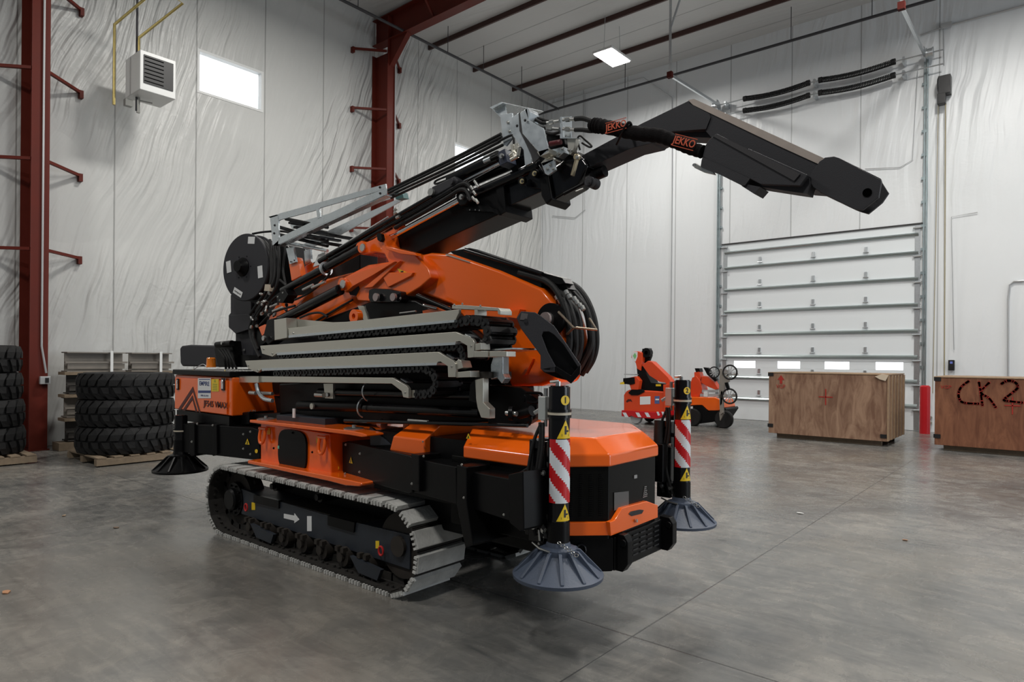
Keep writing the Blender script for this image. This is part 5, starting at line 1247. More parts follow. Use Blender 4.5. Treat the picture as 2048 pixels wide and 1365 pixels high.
for k in range(26):
    px = random.uniform(500, 575); py = random.uniform(585, 655)
    if py < 640 - (px - 500) * 0.9: px += 18
    P = at_y(px, py, random.uniform(3.2, 3.32)); d = Vector((random.uniform(-1, 1), -0.3, random.uniform(-1, 1))).normalized(); L = random.uniform(0.02, 0.05)
    f = MB(); f.cyl(P, P + d * L, 0.011, n=8); f.cyl(P + d * L * 0.35, P + d * L * 0.6, 0.016, n=6); f.build('hose_fitting', M_STEELB if k % 3 else M_SATIN, CR)
for (a_, b_) in (((541, 614), (556, 608)), ((546, 623), (565, 615)), ((606, 580), (626, 570)), ((624, 576), (650, 564))): rod('hose_fitting', M_STEELB, a_, b_, 3.22, 2.6)
vb = part('valve_block', M_SATIN, [(552, 590), (568, 578), (576, 590), (566, 606), (554, 606)], 3.22, 0.1, bevel=0.004)
for (px, py) in ((556, 594), (560, 601), (566, 586)): bolt(px, py, 3.22, 1.8, parent=vb)
part('motor_guard', M_SATIN, [(534, 640), (548, 636), (550, 680), (536, 690), (524, 680)], 3.12, 0.1, bevel=0.01); disc('sensor_ring', M_STEELB, 530, 677, 3.10, 5, 0.02)

# ---- zinc-plated hose frame over the boom foot
FT = 3.30
fr = S(MB(), [(537, 434), (553, 430), (560, 427), (771, 368), (772, 377), (738, 388), (640, 416), (634, 420), (560, 440), (557, 442), (557, 476), (556, 492), (545, 491), (541, 437)], FT, 0.012).build('hose_frame', M_ZINC, CR)
part('frame_rail', M_ZINC, [(545, 491), (557, 476), (640, 436), (740, 389), (772, 377), (772, 391), (700, 424), (620, 462), (556, 492)], FT, 0.012, parent=fr)
part('rail_flange', M_ZINC, [(545, 491), (556, 492), (700, 425), (772, 391), (772, 389), (700, 422), (560, 488)], FT, 0.06, parent=fr)
part('frame_web', M_ZINC, [(632, 418), (638, 416), (641, 434), (635, 438)], FT, 0.012, parent=fr); part('frame_post', M_ZINC, [(540, 437), (556, 432), (558, 480), (546, 491)], FT - 0.002, 0.014, parent=fr)
part('frame_top_flange', M_ZINC, [(537, 434), (553, 429), (557, 431), (541, 436)], FT, 0.10, parent=fr)
for (px, py) in ((550, 451), (549, 467), (760, 375), (760.5, 387)): bolt(px, py, FT, 2.4, parent=fr, m=M_INK)
part('frame_rail', M_ZINC, [(600, 492), (660, 460), (800, 396), (806, 400), (680, 470), (612, 500)], FT + 0.36, 0.012, parent=fr); part('frame_rail', M_ZINC, [(580, 450), (780, 392), (782, 397), (584, 458)], FT + 0.36, 0.012, parent=fr)
for (px, py, w) in ((575, 446, 5), (585, 455, 5), (600, 462, 4), (575, 470, 4), (612, 472, 4), (640, 486, 4), (650, 470, 4)):
    P = at_y(px, py, FT + 0.02); MB().box(P + Vector((0.03, 0.17, 0)), (0.05, 0.33, 0.02)).build('frame_slat', M_SATIN, fr)
for (a_, b_) in (((560, 455), (655, 482)), ((572, 438), (655, 455)), ((560, 470), (655, 492))): rod('cross_tube', M_SATIN, a_, b_, FT + 0.18, 3.5, parent=fr)
rod('cross_tube', M_ZINC, (568, 484), (655, 502), FT + 0.12, 3.2, parent=fr); rod('diagonal_tube', M_RUB, (560, 486), (790, 388), FT + 0.12, 3, parent=fr); rod('wire', M_RUB, (640, 462), (690, 474), FT + 0.1, 1, parent=fr)
part('teal_cap', mat('teal_plastic', (0.03, 0.10, 0.10), 0.4), [(788, 388), (804, 384), (807, 396), (792, 399)], FT + 0.3, 0.06, parent=fr)

# ---- upper boom: stacked black box sections
UY = 3.46
ub = part('telescopic_boom', M_SATIN, [(800, 521), (768, 500), (778, 480), (905, 412), (986, 366), (1004, 380), (998, 429), (905, 471)], UY, 0.27, bevel=0.006)
part('boom_section', M_GLOSS, [(985, 372), (1082, 326), (1112, 340), (1112, 370), (1006, 418)], UY + 0.025, 0.22, parent=ub, bevel=0.006)
part('section_collar', M_SATIN, [(990, 366), (1006, 364), (1012, 424), (998, 432)], UY - 0.01, 0.30, parent=ub, bevel=0.004)
part('nose_section', M_GLOSS, [(1085, 350), (1128, 318), (1164, 314), (1175, 330), (1155, 372), (1100, 404)], UY + 0.0, 0.14, parent=ub, bevel=0.02)
part('nose_collar', M_SATIN, [(1078, 352), (1094, 342), (1104, 398), (1092, 410), (1082, 392)], UY - 0.03, 0.22, parent=ub, bevel=0.01)
part('side_plate', M_GLOSS, [(1037, 365), (1044, 352), (1060, 340), (1070, 338), (1094, 362), (1092, 378), (1072, 377), (1040, 371)], UY + 0.0, 0.03, parent=ub, bevel=0.002)
part('side_plate', M_GLOSS, [(1056, 352), (1062, 335), (1078, 330), (1096, 358), (1088, 367), (1062, 358)], UY - 0.02, 0.03, parent=ub, bevel=0.002)
part('cable_guard', M_SATIN, [(930, 416), (945, 410), (975, 412), (994, 420), (998, 430), (985, 424), (950, 422), (934, 422)], UY - 0.03, 0.03, parent=ub)
for (px, py) in ((940, 420), (951, 420), (959, 421)): bolt(px, py, UY - 0.03, 1.5, parent=ub)
for (px, py) in ((1044.6, 363), (1069.6, 347.5)):
    disc('boss', M_SATIN, px + 3, py, UY - 0.03, 8, 0.03, parent=ub); disc('brass_ring', mat('brass_ring', (0.62, 0.52, 0.30), 0.3, 0.8), px, py, UY - 0.065, 5, 0.008, parent=ub); disc('ring_centre', M_INK, px, py, UY - 0.075, 2.6, 0.003, parent=ub)
# big extension cylinders and tubes along the boom
rod('extension_cylinder', M_GLOSS, (900, 362), (998, 314), UY - 0.02, 12, r2=13, parent=ub)
rod('extension_cylinder', M_GLOSS, (872, 392), (1060, 312), UY + 0.1, 12, parent=ub)
rod('chrome_rod', M_CHROME, (905, 376), (1000, 326), UY - 0.02, 4.5, parent=ub)
rod('chrome_rod', M_CHROME, (774, 479), (922, 399), UY - 0.06, 5.8, r2=6.8, parent=ub)
rod('extension_cylinder', M_GLOSS, (775, 462), (905, 388), UY - 0.02, 7, r2=9, parent=ub)
rod('extension_cylinder', M_GLOSS, (940, 392), (1080, 330), UY + 0.0, 10, r2=11, parent=ub)
for (a_, b_, r, y) in (((655, 512), (864, 392), 4.2, 3.34), ((660, 519), (905, 380), 4.6, 3.36), ((655, 524), (790, 446), 5, 3.40), ((648, 531), (780, 455), 4.5, 3.42), ((700, 484), (868, 398), 4, 3.5), ((640, 523), (700, 490), 6, 3.38)):
    rod('hydraulic_tube', M_GLOSS, a_, b_, y, r, parent=ub)
rod('chrome_line', M_CHROME, (680, 494), (776, 434), 3.33, 1.5, parent=ub)
for (px, py) in ((792, 425), (796, 434), (792, 418)): rod('tube_fitting', M_STEELB, (px - 3, py + 2), (px + 3, py - 1), 3.32, 3.2, parent=ub)
# hose runs bending over the cylinder eye
hose('hydraulic_hose', M_RUB, [(790, 446, 3.36), (850, 412, 3.36), (900, 382, 3.36), (920, 370, 3.36), (933, 368, 3.36), (941, 376, 3.36), (945, 388, 3.36)], 4, parent=ub)
hose('hydraulic_hose', M_RUB, [(790, 456, 3.36), (850, 423, 3.36), (900, 392, 3.36), (918, 381, 3.36), (930, 380, 3.36), (938, 390, 3.36), (942, 402, 3.36)], 4, parent=ub)
for (px, py) in ((944, 376), (949, 386), (947, 397), (953, 402), (955, 371), (951, 365)): rod('hose_fitting', M_STEELB, (px - 2, py - 3), (px + 3, py + 4), 3.34, 3, parent=ub)
eb = part('cylinder_eye', M_SATIN, [(911, 390), (919, 381), (928, 383), (936, 400), (930, 410), (919, 412), (913, 400)], UY - 0.09, 0.12, parent=ub, bevel=0.008)
disc('eye_pin', M_STEELB, 924, 394.5, UY - 0.105, 5.4, 0.012, parent=eb); disc('eye_screw', M_INK, 924, 394.5, UY - 0.12, 2.4, 0.003, parent=eb)
hc = part('cylinder_head', M_JIB, [(862, 374), (908, 352), (916, 360), (914, 368), (872, 392), (862, 392)], UY - 0.10, 0.10, parent=ub, bevel=0.012)
disc('head_cap', M_STEELB, 864.5, 385, UY - 0.115, 7.5, 0.02, parent=hc); disc('head_ring', M_JIB, 905, 364, UY - 0.11, 6, 0.02, parent=hc)
bb = part('end_block', mat('blue_black', (0.028, 0.035, 0.06), 0.35), [(996, 304), (1009, 297), (1015, 324), (999, 332)], UY - 0.09, 0.10, parent=ub, bevel=0.004)
disc('block_pin', M_STEELB, 1004.5, 312.5, UY - 0.10, 5, 0.012, parent=bb); disc('pin_screw', M_INK, 1004.5, 312.5, UY - 0.115, 2, 0.003, parent=bb)
rod('piston_joint', M_ZINC, (969, 323), (982, 317), UY - 0.06, 5, parent=ub); rod('piston_joint', M_SATIN, (982, 319), (997, 312), UY - 0.06, 3.5, parent=ub)
# thin hoses from the frame to the head
for (a_, b_, c_) in (((775, 381), (905, 318), (1002, 268)), ((777, 386), (905, 324), (1004, 274)), ((779, 391), (905, 332), (1000, 283)), ((782, 396), (860, 360), (1006, 290))):
    hose('hydraulic_hose', M_RUB, [(*a_, 3.5), (*b_, 3.46), (*c_, 3.42)], 2.6, parent=ub)
hose('hydraulic_hose', M_RUB, [(997, 283, 3.4), (1022, 271, 3.4), (1027, 276, 3.4), (1028, 292, 3.4)], 2.6, parent=ub)
hose('hydraulic_hose', M_RUB, [(930, 338, 3.42), (880, 358, 3.42), (870, 364, 3.42), (872, 368, 3.42), (895, 360, 3.42)], 2.2, parent=ub)
for (a_, b_) in (((1025, 290), (1026, 304)), ((1033, 288), (1034, 300)), ((1038, 296), (1036, 312)), ((1022, 320), (1036, 312)), ((1026, 302), (1030, 318)), ((1020, 312), (1030, 304))):
    rod('hose_fitting', M_NICK, a_, b_, 3.36, 4, parent=ub)
# zinc plates at the boom head
hd_ = part('head_bracket', M_ZINC, [(1000, 229), (1024, 226), (1026, 274), (1012, 292), (1007, 290)], 3.42, 0.015, bevel=0.001)
MB().prism([at_y(979, 215, 3.40), at_y(1003, 204, 3.40), at_y(1006, 206, 3.40), at_y(984, 218, 3.40)], (0.12, 0.30, -0.0)).build('top_plate', M_ZINC, hd_)
part('bracket_gusset', M_ZINC, [(984, 218), (1010, 212), (1014, 240), (1008, 242)], 3.43, 0.012, parent=hd_)
for (px, py) in ((1016, 245), (1019, 263)): bolt(px, py, 3.42, 3.4, parent=hd_)
p2_ = part('cover_plate', M_ZINC, [(1023, 236), (1038, 225), (1040, 262), (1052, 288), (1062, 310), (1063, 326), (1050, 332), (1047, 300), (1034, 282), (1026, 272)], 3.36, 0.010, bevel=0.001)
part('plate_gap_shade', M_INK, [(1037, 226), (1042, 224), (1046, 268), (1076, 304), (1078, 316), (1066, 328), (1062, 310), (1052, 288), (1039, 262)], 3.345, 0.008)  # dark strip that paints the shade between the two cover plates
p3_ = part('cover_plate', M_ZINC, [(1040, 226), (1054, 217), (1057, 240), (1087, 257), (1098, 302), (1080, 313), (1076, 302), (1045, 267)], 3.31, 0.010, bevel=0.001)
part('plate_flange', M_ZINC, [(1050, 218), (1056, 216), (1059, 224), (1057, 240)], 3.31, 0.10, parent=p3_); part('plate_flange', M_NICK, [(1074, 304), (1098, 297), (1098, 306), (1080, 313)], 3.31, 0.08, parent=p3_)
for (px, py) in ((1034.5, 252), (1050.5, 241)): bolt(px, py, 3.30, 2.8, parent=p3_, m=M_INK)
p4_ = part('clamp_plate', M_ZINC, [(1082, 326), (1107, 318), (1111, 340), (1096, 351), (1090, 348)], 3.36, 0.02, bevel=0.003)
for (px, py) in ((1094, 338), (1106, 338), (1100, 330)): bolt(px, py, 3.355, 3, parent=p4_)
part('clamp_block', M_NICK, [(1082, 326), (1090, 318), (1106, 315), (1108, 320), (1086, 332)], 3.36, 0.08, parent=p4_)
p5_ = part('clamp_plate', M_ZINC, [(1098, 300), (1127, 293), (1128, 305), (1116, 315), (1102, 310)], 3.40, 0.06, bevel=0.003)
for (px, py) in ((1118, 308), (1124, 298)): bolt(px, py, 3.395, 3, parent=p5_)
p6_ = part('wedge_bracket', M_NICK, [(1134, 277), (1152, 277), (1146, 304), (1140, 310), (1136, 303)], 3.40, 0.04, bevel=0.002)
for (px, py) in ((1137, 300), (1143, 301)): bolt(px, py, 3.395, 3, parent=p6_)
part('hose_manifold_plate', M_ZINC, [(1120, 234), (1124, 234), (1126, 274), (1160, 277), (1120, 277)], 3.38, 0.02); part('manifold_side', M_ZINC, [(1120, 234), (1142, 233), (1142, 276), (1120, 272)], 3.46, 0.01)
for k, (a_, b_) in enumerate((((1094, 246), (1119, 242)), ((1088, 256), (1119, 258)), ((1126, 240), (1152, 238)), ((1126, 258), (1152, 260)))):
    f = MB(); P = at_y(*a_, 3.38); Q = at_y(*b_, 3.38); f.cyl(P, Q, rpx(P, 3.3), n=12); f.cyl(P.lerp(Q, 0.2), P.lerp(Q, 0.55), rpx(P, 4.6), n=6); f.build('hose_fitting', M_STEELB, CR)
for pts in ([(1058, 236, 3.38), (1072, 240, 3.38), (1084, 246, 3.38), (1094, 246, 3.38)], [(1060, 240, 3.37), (1070, 250, 3.37), (1082, 256, 3.37), (1090, 257, 3.37)], [(1090, 265, 3.38), (1105, 268, 3.38), (1120, 264, 3.38)], [(1062, 234, 3.4), (1080, 238, 3.4), (1096, 243, 3.4)]): hose('hydraulic_hose', M_RUB, pts, 3.2)
part('valve_body', M_SATIN, [(1092, 268), (1128, 270), (1130, 290), (1100, 300), (1090, 286)], 3.42, 0.1, bevel=0.01)
part('dark_core', M_SATIN, [(1010, 300), (1050, 290), (1098, 312), (1128, 300), (1150, 300), (1168, 320), (1166, 340), (1090, 352), (1040, 362), (1012, 330)], 3.52, 0.12, bevel=0.01)
rod('red_solenoid', mat('maroon', (0.12, 0.015, 0.02), 0.35), (1100, 288), (1122, 284), 3.38, 5)
hl = MB(); P = at_y(1155, 315, 3.36); Q = at_y(1145, 352, 3.36); hl.bar(P, Q, 0.015, rpx(P, 9), (0, 1, 0)); hl.cyl(P - Vector((0, 0.02, 0)), P + Vector((0, 0.01, 0)), rpx(P, 6), n=18)
hl.build('lock_handle', mat('brass_handle', (0.5, 0.42, 0.28), 0.3, 0.85), CR, bevel=0.003); bolt(1155, 315, 3.33, 4)
hose('cable_loop', M_RUB, [(1160, 300, 3.45), (1155, 280, 3.44), (1160, 272, 3.43), (1170, 280, 3.42), (1183, 292, 3.42), (1178, 294, 3.42), (1164, 286, 3.43)], 2)
pl = MB(); P = at_y(1176, 363, 3.36); pl.lathe([(0.0, 0), (0.025, 0), (0.025, 0.01), (rpx(P, 11), 0.01), (rpx(P, 11), 0.035), (rpx(P, 8), 0.05), (rpx(P, 11), 0.065), (rpx(P, 11), 0.09), (0, 0.09)], P, (0, 1, 0), n=30); pl.build('rope_pulley', M_JIB, CR)
disc('pulley_hole', M_INK, 1176, 363, 3.35, 3.5, 0.002); rod('pulley_roller', M_SATIN, (1186, 352), (1210, 342), 3.55, 12); rod('pulley_roller', M_SATIN, (1178, 362), (1186, 358), 3.46, 12)
rod('guide_bar', M_SATIN, (1128, 388), (1170, 366), 3.42, 3.5); rod('guide_bar', M_STEELB, (1152, 383), (1167, 377), 3.42, 1.5)

# ---- jib: square arm, elbow, then the sloping beam with its forked tip
JY = 3.50
jb_ = part('jib_arm', M_JIB, [(1162, 312), (1283, 247), (1380, 200), (1390, 204), (1412, 262), (1322, 265), (1303, 287), (1262, 297), (1178, 335)], JY, 0.17, bevel=0.003)
part('elbow_underplate', M_JIB, [(1300, 288), (1322, 266), (1412, 262), (1424, 272), (1420, 276), (1340, 272), (1310, 286)], JY + 0.02, 0.14, parent=jb_)
part('jib_beam', M_JIB, [(1382, 204), (1640, 327), (1636, 380), (1610, 378), (1440, 295), (1411, 262), (1384, 206)], JY - 0.01, 0.17, parent=jb_, bevel=0.003)
part('jib_top_sheen', mat('top_sheen', (0.42, 0.36, 0.32), 0.55, var=0.15, vscale=20), [(1376, 200), (1388, 198), (1472, 236), (1560, 276), (1655, 320), (1645, 332), (1555, 291), (1465, 248), (1386, 210)], JY - 0.016, 0.17, parent=jb_)  # paler strip: grazing reflection on the jib's top edge, put into the colour
part('elbow_plate', M_JIB, [(1378, 207), (1419, 228), (1421, 235), (1412, 258), (1322, 264), (1302, 252)], JY - 0.018, 0.018, parent=jb_)
# forked head
HY = 3.42
head = [(1615, 358), (1624, 343), (1639, 322), (1650, 315), (1668, 313), (1678, 316), (1761, 357), (1763, 364), (1777, 386), (1764, 405), (1736, 428), (1722, 424), (1711, 420), (1642, 387), (1632, 380), (1622, 368)]
near = [(1618, 358), (1624, 345), (1639, 323), (1650, 316), (1667, 313), (1678, 316), (1762, 360), (1762, 366), (1757, 395), (1725, 420), (1711, 419), (1642, 386), (1626, 374)]
hb_ = MB(); S(hb_, near, HY, 0.022); S(hb_, head, HY + 0.14, 0.022)
ho_ = hb_.build('fork_head', M_JIB, jb_, bevel=0.002)
part('head_spacer', M_JIB, [(1630, 345), (1650, 320), (1700, 335), (1700, 395), (1650, 380), (1630, 368)], HY + 0.02, 0.12, parent=jb_)
disc('pin_hole', mat('void_black', (0.001, 0.001, 0.001), 0.9, spec=0.0), 1734.5, 385.5, HY - 0.001, 8.5, 0.003, parent=jb_); disc('hole_far', mat('hole_light', (0.35, 0.37, 0.38), 0.8), 1752, 398, HY + 0.138, 3, 0.001, parent=jb_)
hd2 = disc('lever_eye', M_STEELB, 1389, 331, HY - 0.08, 3, 0.01, parent=jb_)
# folded sheet cover under the beam
cy_ = 3.36
cvr = part('hose_cover', M_JIB, [(1411, 290), (1419, 278), (1433, 267), (1458, 280), (1459, 287), (1493, 301), (1497, 297), (1616, 350), (1600, 372), (1521, 369), (1500, 358), (1411, 318), (1405, 312)], cy_, 0.06, parent=jb_, bevel=0.004)
part('cover_lower_fold', M_JIB, [(1405, 314), (1500, 357), (1490, 371), (1483, 371), (1439, 349), (1401, 334), (1403, 322)], cy_ - 0.01, 0.015, parent=jb_)
part('cover_tab', M_JIB, [(1490, 368), (1520, 374), (1508, 388), (1483, 372)], cy_ + 0.0, 0.13, parent=jb_)
part('cover_tail', M_JIB, [(1521, 368), (1604, 371), (1617, 352), (1620, 366), (1614, 388), (1586, 384), (1521, 374)], cy_ + 0.03, 0.10, parent=jb_)
part('fold_ridge', mat('fold_grey', (0.035, 0.033, 0.036), 0.5), [(1425, 272), (1437, 270), (1600, 348), (1588, 362)], cy_ - 0.008, 0.01, parent=jb_)
part('cover_recess_shade', M_INK, [(1470, 350), (1535, 356), (1540, 374), (1515, 380), (1484, 371)], cy_ + 0.062, 0.05, parent=jb_)  # dark filler, paints the shaded recess between tab and tail
part('link_lever', M_STEELB, [(1385, 331), (1387, 327), (1391, 326), (1400, 331), (1426, 342), (1430, 350), (1408, 345), (1389, 336)], cy_ + 0.0, 0.02, parent=jb_, bevel=0.003)
rod('sleeve_end', M_SATIN, (1396, 302), (1410, 312), cy_ + 0.05, 6, parent=jb_)
# textile sleeve with its orange lettering
M_FAB = mat('sleeve_fabric', (0.008, 0.007, 0.0075), 0.85, bump=0.3, bscale=120, spec=0.08)
sp_ = [(1178, 250), (1188, 251), (1204, 253), (1236, 259), (1280, 268), (1320, 272), (1352, 284), (1380, 296), (1405, 304)]
PP = smooth([at_y(px, py, 3.38) for px, py in sp_], 8); rr_ = []
for k in range(len(PP)):
    u = k / (len(PP) - 1); base = 14 if u > 0.12 else 6 + 8 * u / 0.12; rr_.append(rpx(PP[k], base * (1 - 0.22 * max(0, u - 0.6)) * (1 + 0.06 * math.sin(k * 1.9) + (0.05 * math.sin(k * 4.1) if u < 0.35 else 0))))
slv = MB().tube(PP, rr_, n=18).build('hose_sleeve', M_FAB, CR)
hose('hydraulic_hose', M_RUB, [(1150, 238, 3.38), (1166, 237, 3.38), (1182, 242, 3.38), (1196, 248, 3.38)], 5); hose('hydraulic_hose', M_RUB, [(1150, 260, 3.38), (1166, 260, 3.38), (1184, 262, 3.38), (1200, 258, 3.38)], 4.5)
M_LOGO = mat('logo_orange', (0.62, 0.10, 0.04), 0.6)
for (px, py, an, w) in ((1240, 256, 1, 1.0), (1376, 289, -24, 1.0)):
    P = at_y(px, py, 3.38) - Vector((0, rpx(PP[0], 15.5), 0)); u_ = Vector((math.cos(rad(an)), 0, math.sin(rad(an)))); v_ = Vector((-u_.z, 0, u_.x))
    text('sleeve_logo', 'JEKKO', 0.056, P, u_, v_, M_LOGO, slv, 0.0005, bold=0.0008, sx=0.85)
    for s in (-1, 1): MB().bar(P + v_ * 0.030 * s - u_ * 0.07, P + v_ * 0.030 * s + u_ * 0.07, 0.003, 0.003).build('logo_frame', M_LOGO, slv)
hose('hose_clip', M_SATIN, [(1238, 282, 3.42), (1222, 290, 3.4), (1200, 300, 3.4)], 2) if False else None
MB().tube([at_y(1233, 289, 3.40), at_y(1246, 262, 3.34), at_y(1256, 246, 3.34), at_y(1262, 248, 3.36), at_y(1262, 262, 3.5)], 0.008, n=8, sm=4).build('sleeve_hoop', M_SATIN, CR)
# ------------------------------------------------------------------ the two small cranes at the back
M_OR2 = mat('orange_red_paint', (0.66, 0.06, 0.012), 0.35, var=0.06)
def solid(name, m, pts, y, th, parent, bevel=0.01): return S(MB(), pts, y, th).build(name, m, parent, bevel=bevel)
def wheel(name, x, y, r, w, parent, m=M_RUB, hubm=None):
    t = MB(); t.lathe([(r * 0.55, 0), (r * 0.92, 0), (r, w * 0.2), (r, w * 0.8), (r * 0.92, w), (r * 0.55, w), (r * 0.55, 0)], (x, y, r), (0, 1, 0), n=30)
    o = t.build(name, m, parent); MB().lathe([(0, 0.01), (r * 0.3, 0.0), (r * 0.34, 0.02), (r * 0.56, 0.03), (r * 0.56, w * 0.8)], (x, y, r), (0, 1, 0), n=24).build('wheel_rim', hubm or M_SATIN, o); return o
MY = 14.7
mc = empty('mini_crane', (at_z(1290, 848, 0).x, 15.0, 0), 'small orange crane with red and white striped bumper, standing at the back wall', 'crane', 'small cranes at the back')
body = solid('body', M_OR2, [(1247, 824), (1247, 790), (1252, 783), (1258, 780), (1300, 782), (1328, 784), (1334, 790), (1334, 826)], MY, 1.0, mc, 0.03)
bmp = solid('bumper', M_HZR, [(1243, 821), (1310, 825), (1336, 822), (1336, 832), (1312, 839), (1304, 838), (1270, 836), (1262, 832), (1257, 835), (1243, 833)], MY - 0.06, 1.1, mc, 0.01)
for px in (1249, 1275, 1293): part('white_stripe', M_HZW, [(px - 4, 825.5), (px + 3, 826), (px + 8, 835), (px + 1, 834.5)], MY - 0.062, -0.004, parent=bmp)
for px in (1316, 1326): part('white_stripe', M_HZW, [(px - 3, 824), (px + 1, 824), (px + 4, 831), (px, 832)], MY - 0.062, -0.004, parent=bmp)
wheel('wheel', at_y(1270, 835, MY).x, MY + 0.02, 0.15, 0.12, mc, M_GREY); wheel('wheel', at_y(1322, 828, MY).x, MY + 0.7, 0.15, 0.12, mc); wheel('wheel', at_y(1268, 835, MY).x, MY + 0.75, 0.15, 0.12, mc)
part('label_plate', M_STW, [(1280, 794), (1301, 793), (1301, 809), (1280, 810)], MY, -0.004, parent=body); part('blue_sticker', mat('blue_stk', (0.08, 0.12, 0.3), 0.4), [(1309.5, 793), (1319, 792.5), (1319, 808), (1309.5, 808)], MY, -0.004, parent=body)
part('sticker_panel', M_STW, [(1311, 798), (1318, 798), (1318, 801), (1311, 801)], MY - 0.005, -0.003, parent=body)
part('horse_mark', M_DEC, [(1252, 803), (1256, 799), (1262, 799), (1265, 805), (1261, 803), (1257, 804), (1254, 806)], MY, -0.003, parent=body)
solid('turntable', M_SATIN, [(1256, 786), (1262, 780), (1284, 779), (1289, 784), (1276, 791), (1262, 791)], MY - 0.03, 0.8, mc)
solid('mast', M_SATIN, [(1280, 782), (1276, 762), (1273, 735), (1286, 732), (1292, 748), (1302, 766), (1326, 768), (1330, 782), (1300, 784)], MY + 0.1, 0.4, mc)
solid('boom', M_OR2, [(1284, 731), (1296, 722), (1304, 724), (1336, 755), (1342, 764), (1336, 772), (1330, 766), (1318, 764), (1299, 752)], MY + 0.05, 0.22, mc)
solid('boom_head', M_OR2, [(1264, 704), (1275, 703), (1284, 706), (1284, 718), (1281, 742), (1274, 738), (1271, 726), (1262, 716)], MY + 0.05, 0.22, mc)
part('head_panel', M_STW, [(1264, 704), (1275, 704), (1275, 714), (1271, 724), (1264, 719)], MY + 0.05, -0.01, parent=mc); part('green_mark', mat('green', (0.2, 0.5, 0.2), 0.5), [(1266, 712), (1270, 706), (1273, 712), (1270, 719)], MY + 0.038, -0.004, parent=mc)
rr = MB(); q = at_y(1292, 706, MY + 0.1); rr.ring(q, q + Vector((0, 0.14, 0)), 0.12, 0.05); rr.build('winch_drum', M_SATIN, mc); solid('winch_bracket', M_SATIN, [(1284, 698), (1300, 697), (1302, 712), (1298, 722), (1286, 728)], MY + 0.2, 0.1, mc)
solid('battery_box', M_OR2, [(1258, 756), (1272, 753), (1279, 762), (1276, 780), (1262, 780), (1258, 768)], MY - 0.05, 0.4, mc); solid('battery_front', M_SATIN, [(1246, 757), (1268, 755), (1269, 768), (1260, 770), (1246, 768)], MY - 0.08, 0.3, mc); part('wire_rack', M_GREY, [(1248, 748), (1270, 749), (1270, 751), (1248, 750)], MY - 0.08, 0.3, parent=mc)
part('yellow_lamp', M_YEL, [(1240, 766), (1247, 764), (1248, 769), (1240, 769)], MY - 0.1, 0.08, parent=mc); part('lamp_pair', M_YEL, [(1312, 769), (1322, 769), (1322, 773), (1312, 773)], MY + 0.09, -0.01, parent=mc)
solid('counter_block', M_OR2, [(1326, 770), (1340, 768), (1343, 800), (1336, 824), (1328, 822)], MY - 0.04, 0.5, mc)
M2 = 15.3
m2 = empty('mini_crane', (at_z(1412, 850, 0).x, 15.2, 0), 'small orange crane on four grey wheels carrying the spoked-wheel lifting frame', 'crane', 'small cranes at the back')
solid('body', M_OR, [(1368, 812), (1369, 797), (1376, 794), (1430, 795), (1440, 800), (1446, 816), (1438, 822), (1416, 822), (1404, 811), (1396, 811)], M2, 0.8, m2, 0.02)
solid('chassis', M_SATIN, [(1374, 846), (1376, 812), (1404, 811), (1416, 824), (1450, 816), (1452, 820), (1440, 838), (1424, 845), (1400, 848)], M2 + 0.02, 0.8, m2, 0.01)
for (px, y_, r) in ((1384, M2 - 0.05, 0.215), (1446, M2 - 0.05, 0.215)): wheel('wheel', at_y(px, 840, y_).x, y_, r, 0.14, m2, M_RUB)
for (px, y_, r) in ((1384, M2 + 0.72, 0.2), (1440, M2 + 0.72, 0.2)): wheel('wheel', at_y(px, 840, y_).x, y_, r, 0.14, m2, M_RUB)
part('fender_light', M_STW, [(1379, 814), (1386, 813), (1386, 819), (1379, 819)], M2 - 0.0, -0.02, parent=m2)
solid('turret', M_OR2, [(1378, 776), (1384, 756), (1392, 752), (1400, 762), (1404, 780), (1398, 794), (1382, 794)], M2 + 0.1, 0.35, m2)
solid('boom', M_OR2, [(1403, 752), (1414, 754), (1428, 764), (1436, 778), (1430, 780), (1416, 774), (1402, 766)], M2 + 0.1, 0.2, m2)
solid('mast', M_OR2, [(1388, 745), (1398, 743), (1402, 756), (1398, 768), (1390, 766)], M2 + 0.12, 0.2, m2); solid('mast_cap', M_SATIN, [(1389, 737), (1398, 737), (1400, 744), (1392, 746)], M2 + 0.12, 0.2, m2)
part('panel_box', M_STW, [(1379, 746), (1388, 745), (1388, 755), (1380, 756)], M2 + 0.1, 0.1, parent=m2)
solid('boom_tip', M_SATIN, [(1406, 735), (1416, 736), (1424, 748), (1434, 760), (1430, 764), (1414, 750)], M2 + 0.08, 0.1, m2)
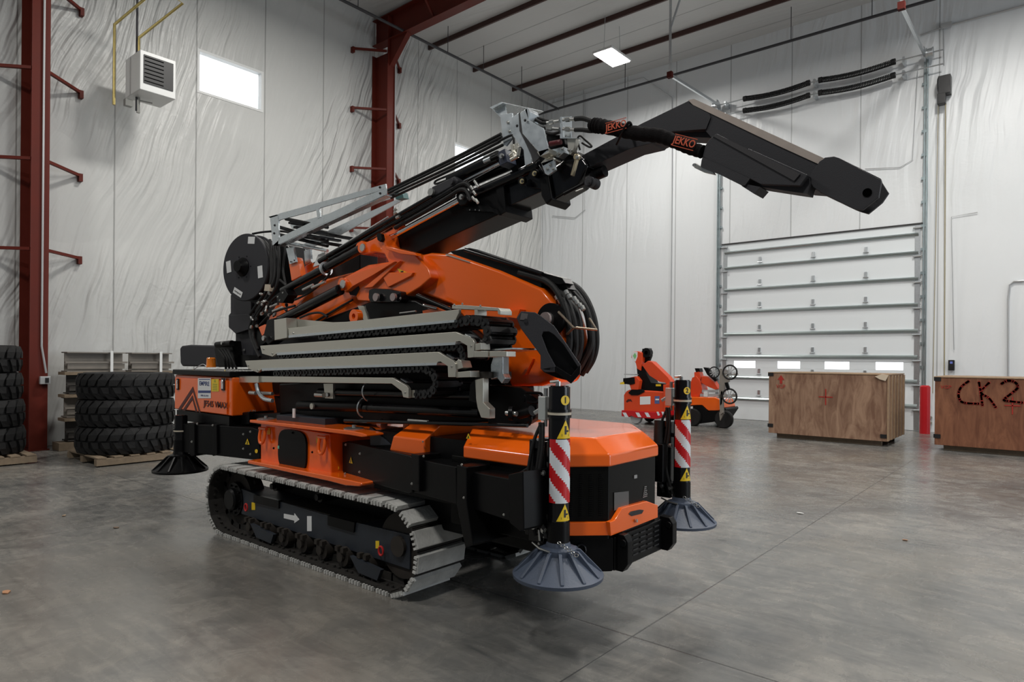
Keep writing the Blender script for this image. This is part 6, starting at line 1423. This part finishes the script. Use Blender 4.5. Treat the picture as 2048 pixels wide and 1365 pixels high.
for pts in ([(1404, 780), (1436, 781), (1436, 785), (1404, 786)], [(1400, 788), (1450, 789), (1450, 792), (1400, 794)]): part('hydraulic_line', M_GREY, pts, M2 + 0.05, 0.06, parent=m2)
solid('forward_box', M_STW, [(1407, 784), (1414, 784), (1414, 794), (1407, 794)], M2 + 0.0, 0.1, m2, 0.004)
# vacuum lifting frame with spoked pad wheels
vf = empty('lifting_frame', (at_z(1448, 842, 0).x, 14.7, 0), 'grey lifting frame with three spoked pad wheels hanging at the front of the small crane', 'lifting attachment')
VY = 15.0; M_FR = mat('frame_grey', (0.30, 0.27, 0.24), 0.45, 0.4)
part('frame_post', M_FR, [(1439, 738), (1444, 738), (1446, 826), (1440, 830), (1438, 780)], VY, 0.08, parent=vf); part('frame_post', M_FR, [(1446, 744), (1456, 740), (1458, 764), (1450, 768), (1446, 790), (1446, 806), (1440, 812), (1442, 770)], VY, 0.06, parent=vf)
part('frame_arm', M_FR, [(1448, 749), (1474, 747), (1476, 750), (1450, 752)], VY, 0.05, parent=vf); part('frame_arm', M_FR, [(1436, 790), (1470, 789), (1470, 795), (1436, 797)], VY, 0.05, parent=vf); part('frame_damper', M_SATIN, [(1449, 766), (1455, 765), (1459, 778), (1454, 782)], VY - 0.02, 0.05, parent=vf)
for (px, py, r) in ((1428.5, 745, 10.5), (1460, 745, 14), (1459, 793, 14.5)):
    c_ = at_y(px, py, VY); R = rpx(c_, r); w = MB(); w.tube([c_ + Vector((R * math.cos(t), 0, R * math.sin(t))) for t in [k * PI / 14 for k in range(28)]], R * 0.12, n=8, closed=True)
    wo = w.build('pad_wheel', M_RUB, vf); s = MB()
    for k in range(10): t = k * PI / 5; s.bar(c_, c_ + Vector((R * 0.92 * math.cos(t), 0, R * 0.92 * math.sin(t))), 0.012, 0.018)
    s.cyl(c_ - Vector((0, 0.03, 0)), c_ + Vector((0, 0.03, 0)), R * 0.18, n=12); s.build('spokes', M_GREY, wo, smooth=False)
part('frame_foot', M_FR, [(1438, 826), (1446, 820), (1447, 828), (1440, 842)], VY + 0.05, 0.06, parent=vf)
